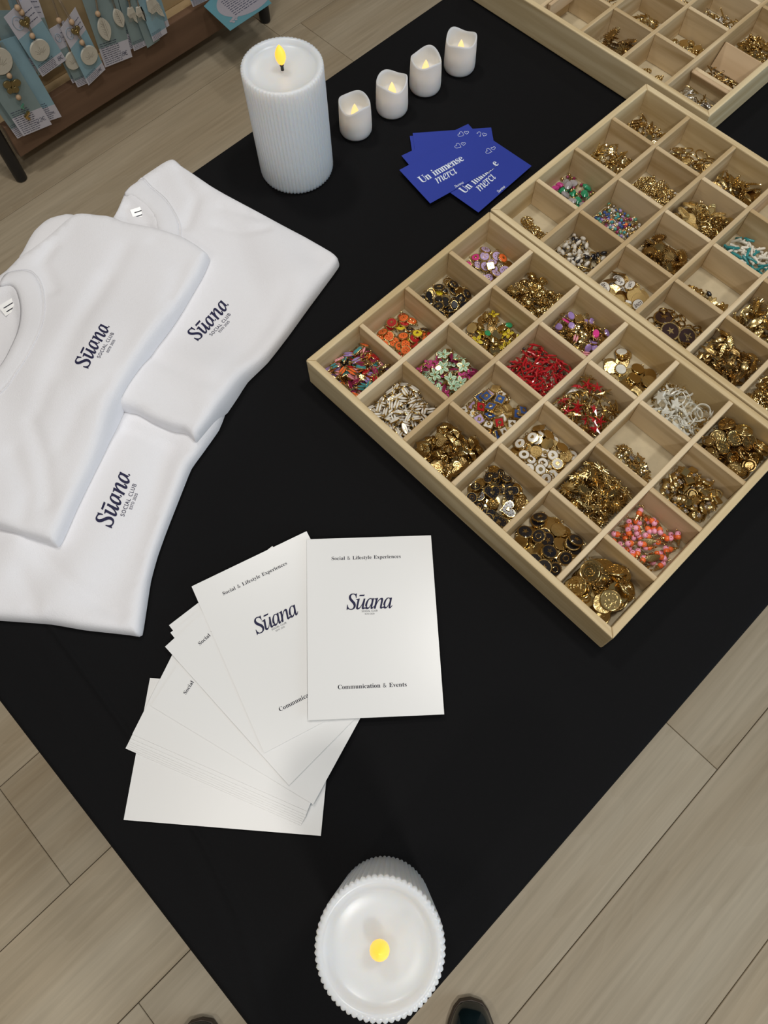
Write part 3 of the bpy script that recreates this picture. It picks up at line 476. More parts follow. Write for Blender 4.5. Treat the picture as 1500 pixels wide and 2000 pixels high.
for x, y, p in CEIL_AND_FILL_LAMPS:  # the added front fill lamp gets a trim ring as well
    w = MB(); w.lathe([(0.15, 0), (0.15, -0.025), (0.14, -0.03), (0.135, -0.028)], 'metal_white', 32, cap1=False)
    o = w.build('ceiling_light_ring', loc=(x, y, h)); structure(o); o.name = 'trim_%d' % (CEIL_AND_FILL_LAMPS.index((x, y, p)) + 1)

# ------------------------------------------------------------------ tablecloth over the table
TX0, TX1, TY0, TY1 = -0.280, 0.4225, -0.3725, 1.06
CRX = [-.30, .015, .169, .238, .295, .355, .45]; CRY = [-.303, -.307, -.315, -.321, -.334, -.362, -.40]
def cloth_z(x, y):
    c = np.interp(x, CRX, CRY)
    d = y - c
    z = 0.0022 * math.exp(-(d / 0.0022) ** 2) + 0.0009 * math.exp(-((d + 0.012) / 0.008) ** 2)
    z += 0.0006 * math.exp(-((d + 0.03) / 0.010) ** 2) * (0.5 + 0.5 * math.sin(x * 22))
    return z
def build_cloth():
    xs = list(np.linspace(TX0 + .004, TX1 - .004, 90))
    ys = list(np.linspace(TY0 + .004, -0.27, 52)) + list(np.linspace(-0.262, TY1 - .004, 90))
    V = []; F = []; nx = len(xs); ny = len(ys)
    for y in ys:
        for x in xs:
            k = min(1.0, min(x - TX0, TX1 - x, y - TY0, TY1 - y) / 0.02)
            V.append((x, y, TZ + cloth_z(x, y) * k - 0.0012))
    for j in range(ny - 1):
        for i in range(nx - 1): a = j * nx + i; F.append([a, a + 1, a + nx + 1, a + nx])
    # skirt: follow the rim outwards then down to the floor in soft folds
    rim = [i for i in range(nx)] + [j * nx + nx - 1 for j in range(1, ny)] + [(ny - 1) * nx + i for i in range(nx - 2, -1, -1)] + [j * nx for j in range(ny - 2, 0, -1)]
    prev = rim; cx, cy = (TX0 + TX1) / 2, (TY0 + TY1) / 2
    hx, hy = (TX1 - TX0) / 2 - .004, (TY1 - TY0) / 2 - .004
    for out, dz in ((0.0022, -0.0006), (0.004, -0.0035), (0.0042, -0.03), (0.0, -0.2), (-0.01, -0.45), (-0.015, -0.735)):
        cur = []
        for q, r in enumerate(rim):
            px, py, _ = V[r]
            ex = 1 if abs(abs(px - cx) - hx) < 1e-4 else 0; ey = 1 if abs(abs(py - cy) - hy) < 1e-4 else 0
            t = q / len(rim) * 2 * math.pi
            wv = out if dz > -0.1 else out - 0.010 * (0.5 + 0.5 * math.sin(t * 37)) * min(1, -dz * 2)
            V.append((px + ex * wv * (1 if px > cx else -1), py + ey * wv * (1 if py > cy else -1), TZ - 0.0012 + dz)); cur.append(len(V) - 1)
        n = len(rim)
        for q in range(n): F.append([prev[q], cur[q], cur[(q + 1) % n], prev[(q + 1) % n]])
        prev = cur
    mb = MB(); mb.add(V, F, 'black_cloth')
    o = mb.build('tablecloth', smooth=1.2)
    tag(o, 'black fabric tablecloth covering the whole table under trays and shirts', 'tablecloth')
build_cloth()

# ------------------------------------------------------------------ wooden bead trays
PX, PY, HB, EB = 0.0572, 0.0584, 0.0361, 0.0029
BWX, BDY = 2 * EB + 6 * PX, 2 * EB + 4 * PY
WT, DT, BT = 0.0065, 0.0046, 0.004
def cell_rect(i, j):
    """inner rectangle of compartment i (1..6 along x), j (1..4 along y)"""
    a = WT if i == 1 else EB + (i - 1) * PX + DT / 2
    b = BWX - WT if i == 6 else EB + i * PX - DT / 2
    c = WT if j == 1 else EB + (j - 1) * PY + DT / 2
    d = BDY - WT if j == 4 else EB + j * PY - DT / 2
    return a, b, c, d
def build_tray(loc, rz, label, skip=(), low=()):
    t = empty('divided_tray', loc, label, 'tray', 'wooden compartment trays', rz)
    mb = MB(); mb.box(0.002, BWX - 0.002, 0.002, BDY - 0.002, 0.0005, BT, 'tray_base_board'); mb.build('base_board', t, smooth=0)
    def side(pts, mname):
        mb = MB(); mb.prism(pts, 0, HB, mname); o = mb.build('side_board', t, smooth=0); bevel(o, 0.0011, 2)
    e = 0.00005
    side([(e, 0), (BWX - e, 0), (BWX - WT, WT - e), (WT, WT - e)], 'tray_wood_x')
    side([(WT, BDY - WT + e), (BWX - WT, BDY - WT + e), (BWX - e, BDY), (e, BDY)], 'tray_wood_x')
    side([(0, e), (WT - e, WT), (WT - e, BDY - WT), (0, BDY - e)], 'tray_wood_y')
    side([(BWX - WT + e, WT), (BWX, e), (BWX, BDY - e), (BWX - WT + e, BDY - WT)], 'tray_wood_y')
    for i in range(1, 6):
        x = EB + i * PX
        mb = MB(); mb.box(x - DT / 2, x + DT / 2, WT, BDY - WT, BT, HB - 0.0008, 'tray_divider_wood_y'); bevel(mb.build('long_divider', t, smooth=0), 0.0005, 1)
    for j in range(1, 4):
        y = EB + j * PY
        for i in range(1, 7):
            if (i, j) in skip: continue
            a, b = cell_rect(i, j)[:2]
            zt = HB - 0.0012 - (0.010 if (i, j) in low else 0)
            mb = MB(); mb.box(a, b, y - DT / 2, y + DT / 2, BT, zt, 'tray_divider_wood_x'); bevel(mb.build('short_divider', t, smooth=0), 0.0005, 1)
    return t
TRAY_A = (Vector((0, 0, TZ)), 0.0)
TRAY_B = (Vector((-0.0009, BDY + 0.0021, TZ)), -0.0011)
TRAY_C = (Vector((0.0745 - BWX, 0.487, TZ)), 0.0046)
build_tray(*TRAY_A, 'wooden compartment tray nearest the fan of papers, its corner pointing at them')
build_tray(*TRAY_B, 'wooden compartment tray in the middle, beside the blue thank-you cards')
build_tray(*TRAY_C, 'far wooden compartment tray behind the other two, with loose slats in its corner', low=((6, 1),), skip=((6, 2),))
def in_tray(tr, x, y, z):
    o, r = tr; c, s = math.cos(r), math.sin(r)
    return Vector((o.x + c * x - s * y, o.y + s * x + c * y, o.z + z))
# loose slats in the corner compartments of the far tray
def slat(name, px0, px1, w, t, zc, tilt, label, axis=0):
    p = (px0 + px1) / 2; d = px1 - px0
    mb = MB(); L = d.length; mb.box(-L / 2, L / 2, -t / 2, t / 2, -w / 2, w / 2, 'pine_small')
    o = mb.build(name, loc=p, smooth=0); o.rotation_mode = 'XYZ'
    o.rotation_euler = (tilt, 0, math.atan2(d.y, d.x)); bevel(o, 0.0006, 1); tag(o, label, 'wooden slat', 'loose slats in the far tray')
wood('pine_small', (0.66, 0.50, 0.32), (0.46, 0.31, 0.17), 'x', 1.0)
a, b, c, d = cell_rect(6, 1)
yy = EB + 2 * PY
slat('wooden_slat', in_tray(TRAY_C, a + .001, yy - 0.014, 0.017), in_tray(TRAY_C, b - .001, yy - 0.014, 0.017), 0.026, 0.004, 0, -0.55, 'loose grained slat leaning at the back of the far tray corner compartment')
yy = EB + 1 * PY
slat('wooden_slat', in_tray(TRAY_C, a + .001, yy - 0.0062, 0.0225), in_tray(TRAY_C, b - .001, yy - 0.0062, 0.0225), 0.011, 0.004, 0, 0.5, 'narrow pale slat leaning on the low divider in the far tray corner')
a, b, c, d = cell_rect(3, 1)
slat('wooden_slat', in_tray(TRAY_C, cell_rect(2, 1)[1] + DT + 0.004, WT + 0.006, 0.029), in_tray(TRAY_C, cell_rect(2, 1)[1] + DT + 0.004, BDY / 4 - 0.004, 0.029), 0.016, 0.004, 0, 0.0, 'loose slat standing along the wall of a far tray compartment near the frame top')

# ------------------------------------------------------------------ charms: one builder per kind, returns {part: MB}, the first is the body
def loop_at(mb, x, y, m='gold', R=0.0013, r=0.00035, z=0.0006):
    mb.torus(R, r, m, 10, 4, Matrix.Translation((x, y, z)))
def lens(L, Wd, n=9):
    up = [(-L + 2 * L * k / n, Wd * (1 - (2 * k / n - 1) ** 2) ** 0.85) for k in range(n + 1)]
    return [(x, -y) for x, y in up] + [(x, y) for x, y in up[::-1][1:-1]]
def heart_pts(r, n=22):
    P = []
    for k in range(n):
        t = 2 * math.pi * k / n
        P.append((r / 16 * 16 * math.sin(t) ** 3 * 1.0, r / 16 * (13 * math.cos(t) - 5 * math.cos(2 * t) - 2 * math.cos(3 * t) - math.cos(4 * t)) + r * 0.1))
    return P[::-1]
def star_pts(r, r2, k=5, a0=math.pi / 2):
    return [((r if q % 2 == 0 else r2) * math.cos(a0 + math.pi * q / k), (r if q % 2 == 0 else r2) * math.sin(a0 + math.pi * q / k)) for q in range(2 * k)]
def scaled(P, s, dx=0, dy=0): return [(x * s + dx, y * s + dy) for x, y in P]

def navette(e='enamel_white', g='gold', L=0.0055, Wd=0.0027):
    mb = MB(); P = lens(L, Wd)
    mb.prism(P, 0, 0.0016, g, 0.0004)
    for sgn in (1, -1):
        half = [(x, y * 1.0) for x, y in lens(L * 0.82, Wd * 0.36)]
        mb.prism([(x, y + sgn * Wd * 0.45) for x, y in half], 0.001, 0.0023, e, 0.0003)
    loop_at(mb, L + 0.0008, 0, g, 0.0009, 0.0003, 0.0008); loop_at(mb, -L - 0.0008, 0, g, 0.0009, 0.0003, 0.0008)
    return {'body': mb}, L, Wd, 0.002
def button(e='enamel_purple', r=0.0052, motif='star', g='gold', beads=True):
    mb = MB(); mb.disc(r, 0, 0.0014, g, 20, 0.0003)
    if beads:
        for k in range(20):
            a = 2 * math.pi * k / 20; mb.ball(0.00055, g, (r * math.cos(a), r * math.sin(a), 0.001), 5, 3)
    loop_at(mb, 0, r + 0.0011, g)
    en = MB(); en.disc(r * 0.84, 0.0012, 0.0019, e, 20, 0.0003)
    if motif == 'star': en.prism(star_pts(r * .42, r * .18), 0.0018, 0.0023, g, 0.0002)
    elif motif == 'dots':
        for k in range(5):
            a = 2 * math.pi * k / 5; en.ball(r * 0.12, g, (r * .38 * math.cos(a), r * .38 * math.sin(a), 0.0019), 5, 3)
        en.ball(r * 0.14, g, (0, 0, 0.0019), 6, 4)
    elif motif == 'moon':
        en.torus(r * .4, r * .07, g, 12, 4, Matrix.Translation((0, 0, 0.0019)))
    elif motif == 'heart': en.prism(heart_pts(r * .34), 0.0018, 0.0023, g, 0.0002)
    elif motif == 'hole': en.disc(r * .36, 0.0018, 0.0021, g, 14, 0.0002)
    elif motif == 'face':
        en.torus(r * .5, r * .07, g, 12, 4, Matrix.Translation((0, 0, 0.0019))); en.ball(r * .13, g, (r * .2, 0, .002), 5, 3); en.ball(r * .13, g, (-r * .2, 0, .002), 5, 3)
    elif motif == 'letter':
        for a in (0.4, 2.5, 4.1): en.box(-r * .45, r * .45, -r * .06, r * .06, 0.0018, 0.0022, g, Matrix.Rotation(a, 4, 'Z') @ Matrix.Translation((0, r * .1, 0)))
    return {'body': mb, 'enamel_face': en}, r, r, 0.0019
def plain_disc(r=0.0056, g='gold_bright', t=0.0011):
    mb = MB(); mb.disc(r, 0, t, g, 24, 0.0002); lp = MB(); loop_at(lp, 0, r + 0.0009, g)
    return {'body': mb, 'loop': lp}, r, r, t
def medallion(r=0.0072, g='gold', style=0):
    mb = MB(); mb.disc(r, 0, 0.0012, g, 26, 0.0003)
    mb.torus(r * .92, 0.0005, g, 24, 5, Matrix.Translation((0, 0, 0.0012)))
    if style == 0:
        for q in range(1, 4): mb.torus(r * (.72 - .2 * q + .05), 0.0004, g, 14, 4, Matrix.Translation((0.0006 * math.cos(q * 2), 0.0006 * math.sin(q * 2), 0.0012)))
        for k in range(16): a = 2 * math.pi * k / 16; mb.ball(0.00045, g, (r * .8 * math.cos(a), r * .8 * math.sin(a), 0.0013), 5, 3)
    elif style == 1:
        for k in range(12):
            a = 2 * math.pi * k / 12; mb.box(r * .25, r * .8, -.0003, .0003, 0.001, 0.0017, g, Matrix.Rotation(a, 4, 'Z'))
        mb.ball(r * .22, g, (0, 0, 0.0012), 8, 4, 0.5)
    else:
        rr = random.Random(3)
        for k in range(22): a = rr.uniform(0, 6.28); d = r * .72 * rr.random() ** .5; mb.ball(rr.uniform(.0004, .0009), g, (d * math.cos(a), d * math.sin(a), 0.0012), 5, 3, 0.7)
    lp = MB(); loop_at(lp, 0, r + 0.0010, g)
    return {'body': mb, 'loop': lp}, r, r, 0.0018
def ridged_heart(r=0.0064, g='gold'):
    mb = MB(); P = heart_pts(r); mb.prism(P, 0, 0.0012, g, 0.0005)
    for s_, z in ((.80, .0019), (.58, .0024), (.36, .0029)):
        mb.prism(scaled(P, s_), z - .0014, z, g, 0.0006); mb.prism(scaled(P, s_ - .1), z - .0002, z + .00002, 'gold_dark', 0)
    lp = MB(); loop_at(lp, 0, r * .98, g)
    return {'body': mb, 'loop': lp}, r, r, 0.0026
def black_heart(r=0.0078):
    mb = MB(); P = heart_pts(r); mb.prism(P, 0, 0.0016, 'gold', 0.0003); loop_at(mb, 0, r * 1.02)
    en = MB(); en.prism(scaled(P, .88), 0.0014, 0.0019, 'enamel_black', 0.0002)
    for x, y in scaled(heart_pts(r, 16), .66): en.ball(0.0005, 'gold_bright', (x, y, 0.0019), 5, 3)
    en.prism(scaled(P, .3), 0.0018, 0.0028, 'gold', 0.0006)
    return {'body': mb, 'enamel_face': en}, r, r, 0.0022
def flower(c='enamel_mint', r=0.0068, pet=5, g='gold'):
    mb = MB()
    for k in range(pet):
        M = Matrix.Rotation(2 * math.pi * k / pet, 4, 'Z') @ Matrix.Translation((r * .55, 0, 0)) @ Matrix.Rotation(-0.18, 4, 'Y')
        mb.prism(lens(r * .5, r * .34, 7), 0, 0.0010, g, 0.0002, M); mb.prism(lens(r * .44, r * .27, 7), 0.0009, 0.0014, c, 0.0003, M)
        mb.box(-r * .35, r * .3, -.00016, .00016, .0012, .0016, 'enamel_green' if c == 'enamel_mint' else g, M)
    mb.ball(r * .17, g, (0, 0, 0.0012), 7, 4)
    return {'body': mb}, r * .9, r * .9, 0.0019
def tile(e='enamel_white', r=0.0046, g='gold'):
    q = [(-r, -r), (r, -r), (r, r), (-r, r)]
    mb = MB(); mb.prism(q, 0, 0.003, g, 0.0005)
    for k in range(7):
        for sx, sy in ((1, 0), (-1, 0), (0, 1), (0, -1)):
            u = -r + 2 * r * k / 6; mb.ball(.0005, g, (sx * r if sx else u, sy * r if sy else u, .0026), 5, 3)
    loop_at(mb, 0, r + .0012, g)
    en = MB(); en.prism(scaled(q, .78), .0028, .0034, e, .0003); en.prism([(0, -r * .5), (r * .5, 0), (0, r * .5), (-r * .5, 0)], .0033, .0038, g, .0002); en.ball(r * .16, 'gold_bright', (0, 0, .0038), 6, 4)
    return {'body': mb, 'enamel_face': en}, r * 1.2, r * 1.2, 0.0034
def nugget(r=0.0045, g='gold_rough'):
    mb = MB(); mb.prism([(-r, -r * .8), (r * .9, -r), (r, r * .9), (-r * .9, r)], 0, 0.0028, g, 0.001); loop_at(mb, 0, r + .001)
    return {'body': mb}, r, r, 0.0026
def starfish(m='gold', r=0.0078):
    mb = MB(); n = 10; P = star_pts(r, r * .26)
    V = [(x, y, 0.0002) for x, y in P] + [(0, 0, 0.0022), (0, 0, 0)]; F = []
    for k in range(n): F.append([k, (k + 1) % n, n]); F.append([(k + 1) % n, k, n + 1])
    mb.add(V, F, m)
    for k in range(0, 10, 2):
        for t in (.35, .6): mb.ball(.0004, m, (P[k][0] * t, P[k][1] * t, .0022 * (1 - t) + .0002), 5, 3)
    loop_at(mb, 0, r + .0009, 'gold', 0.001)
    return {'body': mb}, r * .8, r * .8, 0.0018
def coral(m='enamel_red', L=0.0058):
    mb = MB(); mb.tube([(-L, 0, .001), (-L * .3, .0006, .0014), (L * .3, -.0004, .0012), (L, 0, .001)], [.0006, .0011, .001, .0005], m, 6)
    for x, y, a in ((-.5, 1, .8), (-.1, -1, .9), (.3, 1, .8), (.6, -1, .6)):
        mb.tube([(x * L, 0, .0012), (x * L + .0012, y * .0022 * a, .0014)], [.0006, .00045], m, 5)
    for x in (-1.02, -.8, .85, 1.05): mb.ball(.0007, 'gold', (x * L, 0, .001), 5, 3)
    return {'body': mb}, L, 0.0022, 0.0020
def ice_cone(L=0.0068):
    c = MB()
    rings = []
    for x, r in ((-L, .0003), (-L * .75, .0008), (-L * .5, .0013), (-L * .2, .0018)):
        rings.append([(x, r * math.cos(a), .0024 + r * math.sin(a)) for a in [2 * math.pi * k / 8 for k in range(8)]])
    c.loft(rings, 'gold')
    for x, r in ((-L * .75, .0009), (-L * .5, .0014), (-L * .25, .0018)): c.torus(r, .00025, 'gold_bright', 8, 4, Matrix.Translation((x, 0, .0024)) @ Matrix.Rotation(math.pi / 2, 4, 'Y'))
    loop_at(c, L * 1.12, 0, 'gold', .0009, .0003, .0024)
    s1 = MB(); s1.ball(.0026, 'enamel_orange', (L * .08, 0, .0026), 10, 6)
    s2 = MB(); s2.ball(.0025, 'bubble_pink', (L * .5, 0, .0026), 10, 6); s2.ball(.0006, 'enamel_red', (L * .5, .0008, .0049), 5, 3)
    return {'body': c, 'lower_scoop': s1, 'upper_scoop': s2}, L, 0.0027, 0.0045
def turtle(m='silver', g='gold', r=0.0042):
    mb = MB(); mb.ball(r, m, (0, 0, .0006), 12, 6, 0.42)
    for a in range(8): t = 2 * math.pi * a / 8; mb.ball(.0005, 'brown_enamel', (r * .62 * math.cos(t), r * .62 * math.sin(t), .0019), 5, 3)
    mb.ball(.0005, 'brown_enamel', (0, 0, .0024), 5, 3)
    for sx, sy in ((1, 1), (1, -1), (-1, 1), (-1, -1)):
        M = Matrix.Translation((sx * r * .75, sy * r * .85, .0005)) @ Matrix.Rotation(math.atan2(sy, sx * .8), 4, 'Z'); mb.prism(lens(r * .5, r * .22, 6), -.0003, .0004, g, .0001, M)
    mb.ball(r * .3, g, (r * 1.2, 0, .0007), 6, 4, .8); loop_at(mb, r * 1.62, 0, g, .0008, .00025)
    return {'body': mb}, r * 1.4, r * 1.2, 0.0022
def crescent(m='pearl_shell', r=0.0072):
    P = [(r * math.cos(a), r * math.sin(a)) for a in np.linspace(-1.9, 1.9, 13)] + [(r * .25 + r * .66 * math.cos(a), r * .78 * math.sin(a)) for a in np.linspace(1.75, -1.75, 11)]
    V = [(x - r * .5, y, 0) for x, y in P]; n = len(P)
    mb = MB(); a_, b_ = P[:13], P[13:]
    k = 11; L1 = [a_[round(i * 12 / (k - 1))] for i in range(k)]; L2 = b_[::-1]
    for i in range(k - 1):
        q = [L1[i], L1[i + 1], L2[i + 1], L2[i]]
        hgt = .0012 + .0010 * math.sin(math.pi * (i + .5) / (k - 1))
        mb.prism([(x - r * .5, y) for x, y in q], 0, hgt, m, .0002)
    rg = MB(); loop_at(rg, r * .42, r * .9, 'gold', .0014, .0003); rg.torus(.0012, .0003, 'gold', 10, 4, Matrix.Translation((r * .45, r * 1.15, .001)) @ Matrix.Rotation(1.2, 4, 'X'))
    return {'body': mb, 'jump_ring': rg}, r * .7, r * .8, 0.0022
def shell_star(m='pearl_shell', r=0.0068):
    mb = MB(); mb.prism(star_pts(r, r * .5), 0, .0018, m, .0006); loop_at(mb, 0, r + .0008); return {'body': mb}, r * .85, r * .85, 0.002
def sunburst(r=0.0085, k=14, g='gold', flat=True):
    mb = MB(); mb.prism(star_pts(r, r * .56, k), 0, .0008, g, .0002); mb.disc(r * .45, .0006, .0013, g, 16, .0002)
    for q in range(k):
        a = 2 * math.pi * q / k; mb.ball(.00035, g, (r * .62 * math.cos(a), r * .62 * math.sin(a), .0009), 5, 3)
    loop_at(mb, 0, r + .0008, g); return {'body': mb}, r * .8, r * .8, 0.0013
def wire_sun(r=0.0075, g='gold'):
    mb = MB()
    for q in range(12):
        a = 2 * math.pi * q / 12; mb.tube([(r * .2 * math.cos(a), r * .2 * math.sin(a), .0005), (r * math.cos(a), r * math.sin(a), .0008)], [.0006, .0002], g, 4)
    mb.torus(r * .4, .0005, g, 12, 4, Matrix.Translation((0, 0, .0006))); mb.ball(r * .2, g, (0, 0, .0008), 7, 4)
    return {'body': mb}, r * .75, r * .75, 0.0014
def hoop(R=0.0062, g='gold', sy=1.0, inner=True):
    mb = MB(); mb.torus(R, .0007, g, 20, 6, Matrix.Translation((0, 0, .0007)), 1, sy)
    if inner: mb.prism([(R * .72 * math.cos(a), R * .72 * sy * math.sin(a)) for a in [2 * math.pi * k / 16 for k in range(16)]], 0, .0009, g, .0003)
    loop_at(mb, 0, R * sy + .0014, g); return {'body': mb}, R, R * sy, 0.0014
def filigree(R=0.0055, g='gold', dots=None):
    mb = MB(); mb.torus(R, .0005, g, 18, 5, Matrix.Translation((0, 0, .0006)))
    for k in range(6):
        a = math.pi * k / 3; mb.torus(R * .3, .0004, g, 8, 4, Matrix.Translation((R * .58 * math.cos(a), R * .58 * math.sin(a), .0007)))
    mb.ball(R * .22, dots or g, (0, 0, .001), 7, 4)
    for k in range(14): a = 2 * math.pi * k / 14; mb.ball(.0006, g, (R * 1.05 * math.cos(a), R * 1.05 * math.sin(a), .0007), 5, 3)
    loop_at(mb, 0, R + .0018, g); return {'body': mb}, R * 1.05, R * 1.05, 0.0014
def leaf(L=0.0085, Wd=0.0026, g='gold', curve=0.0012):
    mb = MB(); n = 8; rings = []
    for k in range(n + 1):
        u = k / n; x = -L + 2 * L * u; w_ = Wd * (math.sin(math.pi * min(max(u, .03), .97)) ** .8); z = curve * math.sin(math.pi * u)
        rings.append([(x, -w_, z), (x, 0, z + .0006), (x, w_, z), (x, w_, z - .0004), (x, -w_, z - .0004)])
    mb.loft(rings, g)
    for k in range(2, n - 1):
        x = -L + 2 * L * k / n; z = curve * math.sin(math.pi * k / n) + .0002
        for sg in (1, -1): mb.box(-.0002, Wd * .8, -.00018, .00018, z, z + .0005, g, Matrix.Translation((x, 0, 0)) @ Matrix.Rotation(sg * .9, 4, 'Z'))
    loop_at(mb, L + .0008, 0, g, .001, .0003); return {'body': mb}, L, Wd, 0.0016
def twig(L=0.0075, g='gold'):
    mb = MB(); mb.tube([(-L, 0, .001), (0, .0005, .0013), (L, 0, .001)], [.0005, .0009, .0006], g, 6)
    for x in (-.6, -.2, .2, .6): mb.ball(.0010, g, (x * L, .0002, .0012), 6, 4)
    loop_at(mb, L + .0008, 0, g, .001, .0003); return {'body': mb}, L, 0.0014, 0.0018
def bead(m='pearl_bead', r=0.0025, caps=True, L=1.0):
    mb = MB(); mb.ball(r, m, (0, 0, r), 10, 6, 1.0, None, L)
    if caps:
        for sg in (1, -1): loop_at(mb, sg * (r * L + .0007), 0, 'gold', .0008, .0003, r)
    return {'body': mb}, r * L, r, r * 1.6
def gem(m='green_stone', r=0.0045):
    P = [(r * math.cos(a) * 1.25, r * .85 * math.sin(a)) for a in [2 * math.pi * k / 10 for k in range(10)]]
    mb = MB(); mb.loft([[(x * .7, y * .7, 0) for x, y in P], [(x, y, .0016) for x, y in P], [(x, y, .0024) for x, y in P], [(x * .6, y * .6, .0042) for x, y in P]], m)
    loop_at(mb, r * 1.35, 0, 'gold', .0009, .0003, .002); return {'body': mb}, r * 1.2, r * .85, 0.0038
def tube_bead(m='ivory_stone', L=0.0055):
    mb = MB(); mb.tube([(-L, 0, .0015), (-L * .8, 0, .0016), (0, .0004, .0017), (L * .8, 0, .0016), (L, 0, .0015)], [.0008, .0014, .0012, .0014, .0009], m, 7)
    mb.tube([(0, .0004, .0017), (.001, .0032, .0017)], [.0010, .0008], m, 6)
    return {'body': mb}, L, 0.002, 0.0026
def word_oval(word='LOVE', r=0.0075):
    P = [(r * math.cos(a), r * .72 * math.sin(a)) for a in [2 * math.pi * k / 22 for k in range(22)]]
    mb = MB(); mb.prism(P, 0, .0014, 'gold', .0003); loop_at(mb, 0, r * .72 + .001)
    en = MB(); en.prism(scaled(P, .88), .0012, .0018, 'enamel_white', .0002)
    return {'body': mb, 'enamel_face': en}, r, r * .72, 0.0018
def cushion(m='enamel_lilac', r=0.004, g='gold'):
    mb = MB(); P = [(r * 1.3 * math.cos(a), r * math.sin(a)) for a in [2 * math.pi * k / 14 for k in range(14)]]
    mb.prism(P, 0, .001, g, .0002); mb.prism(scaled(P, .86), .0008, .0022, m, .0007); loop_at(mb, r * 1.3 + .0008, 0, g); return {'body': mb}, r * 1.25, r, 0.0022
def eye_drop(r=0.0048, g='gold'):
    mb = MB(); mb.ball(r, g, (0, 0, .0014), 12, 6, .45, None, 1.25); loop_at(mb, r * 1.4, 0, g, .0012, .0004)
    st = MB(); st.ball(r * .42, 'crystal', (0, 0, .0034), 8, 5, .7)
    for k in range(6): a = math.pi * k / 3; st.ball(.0005, 'silver', (r * .46 * math.cos(a), r * .46 * math.sin(a), .0032), 5, 3)
    return {'body': mb, 'crystal_stone': st}, r * 1.25, r, 0.0036
def scatter_balls(g='gold', r=0.0048):
    mb = MB(); mb.ball(r * .8, g, (0, 0, .0018), 10, 6, .6)
    for k in range(16): a = 2 * math.pi * k / 16; mb.ball(.0007, g, (r * math.cos(a), r * math.sin(a), .0012), 5, 3)
    for k in range(8): a = 2 * math.pi * k / 8; mb.ball(.0007, g, (r * .6 * math.cos(a), r * .6 * math.sin(a), .0032), 5, 3)
    return {'body': mb}, r, r, 0.003
def cherry():
    mb = MB(); 
    for sx in (-1, 1): mb.torus(.0024, .0006, 'gold_bright', 12, 5, Matrix.Translation((sx * .003, -.002, .0008))); mb.ball(.0017, 'green_glass', (sx * .003, -.002, .001), 8, 5, .6); mb.tube([(sx * .003, .0005, .0008), (0, .006, .001)], .0005, 'gold_bright', 5)
    mb.prism([(x - 0.0, y + .007) for x, y in lens(.004, .0014, 6)], .0004, .0012, 'gold_bright', .0002); return {'body': mb}, .005, .005, .0015

KINDS = {}
def proto(key, fn, *a, **k):
    if key in KINDS: return KINDS[key]
    parts, rx, ry, t = fn(*a, **k)
    out = []; first = True
    for pn, mb in parts.items(): out.append((pn, mb.mesh(pn if pn != 'body' else key)))
    KINDS[key] = (out, rx, ry, t); return KINDS[key]

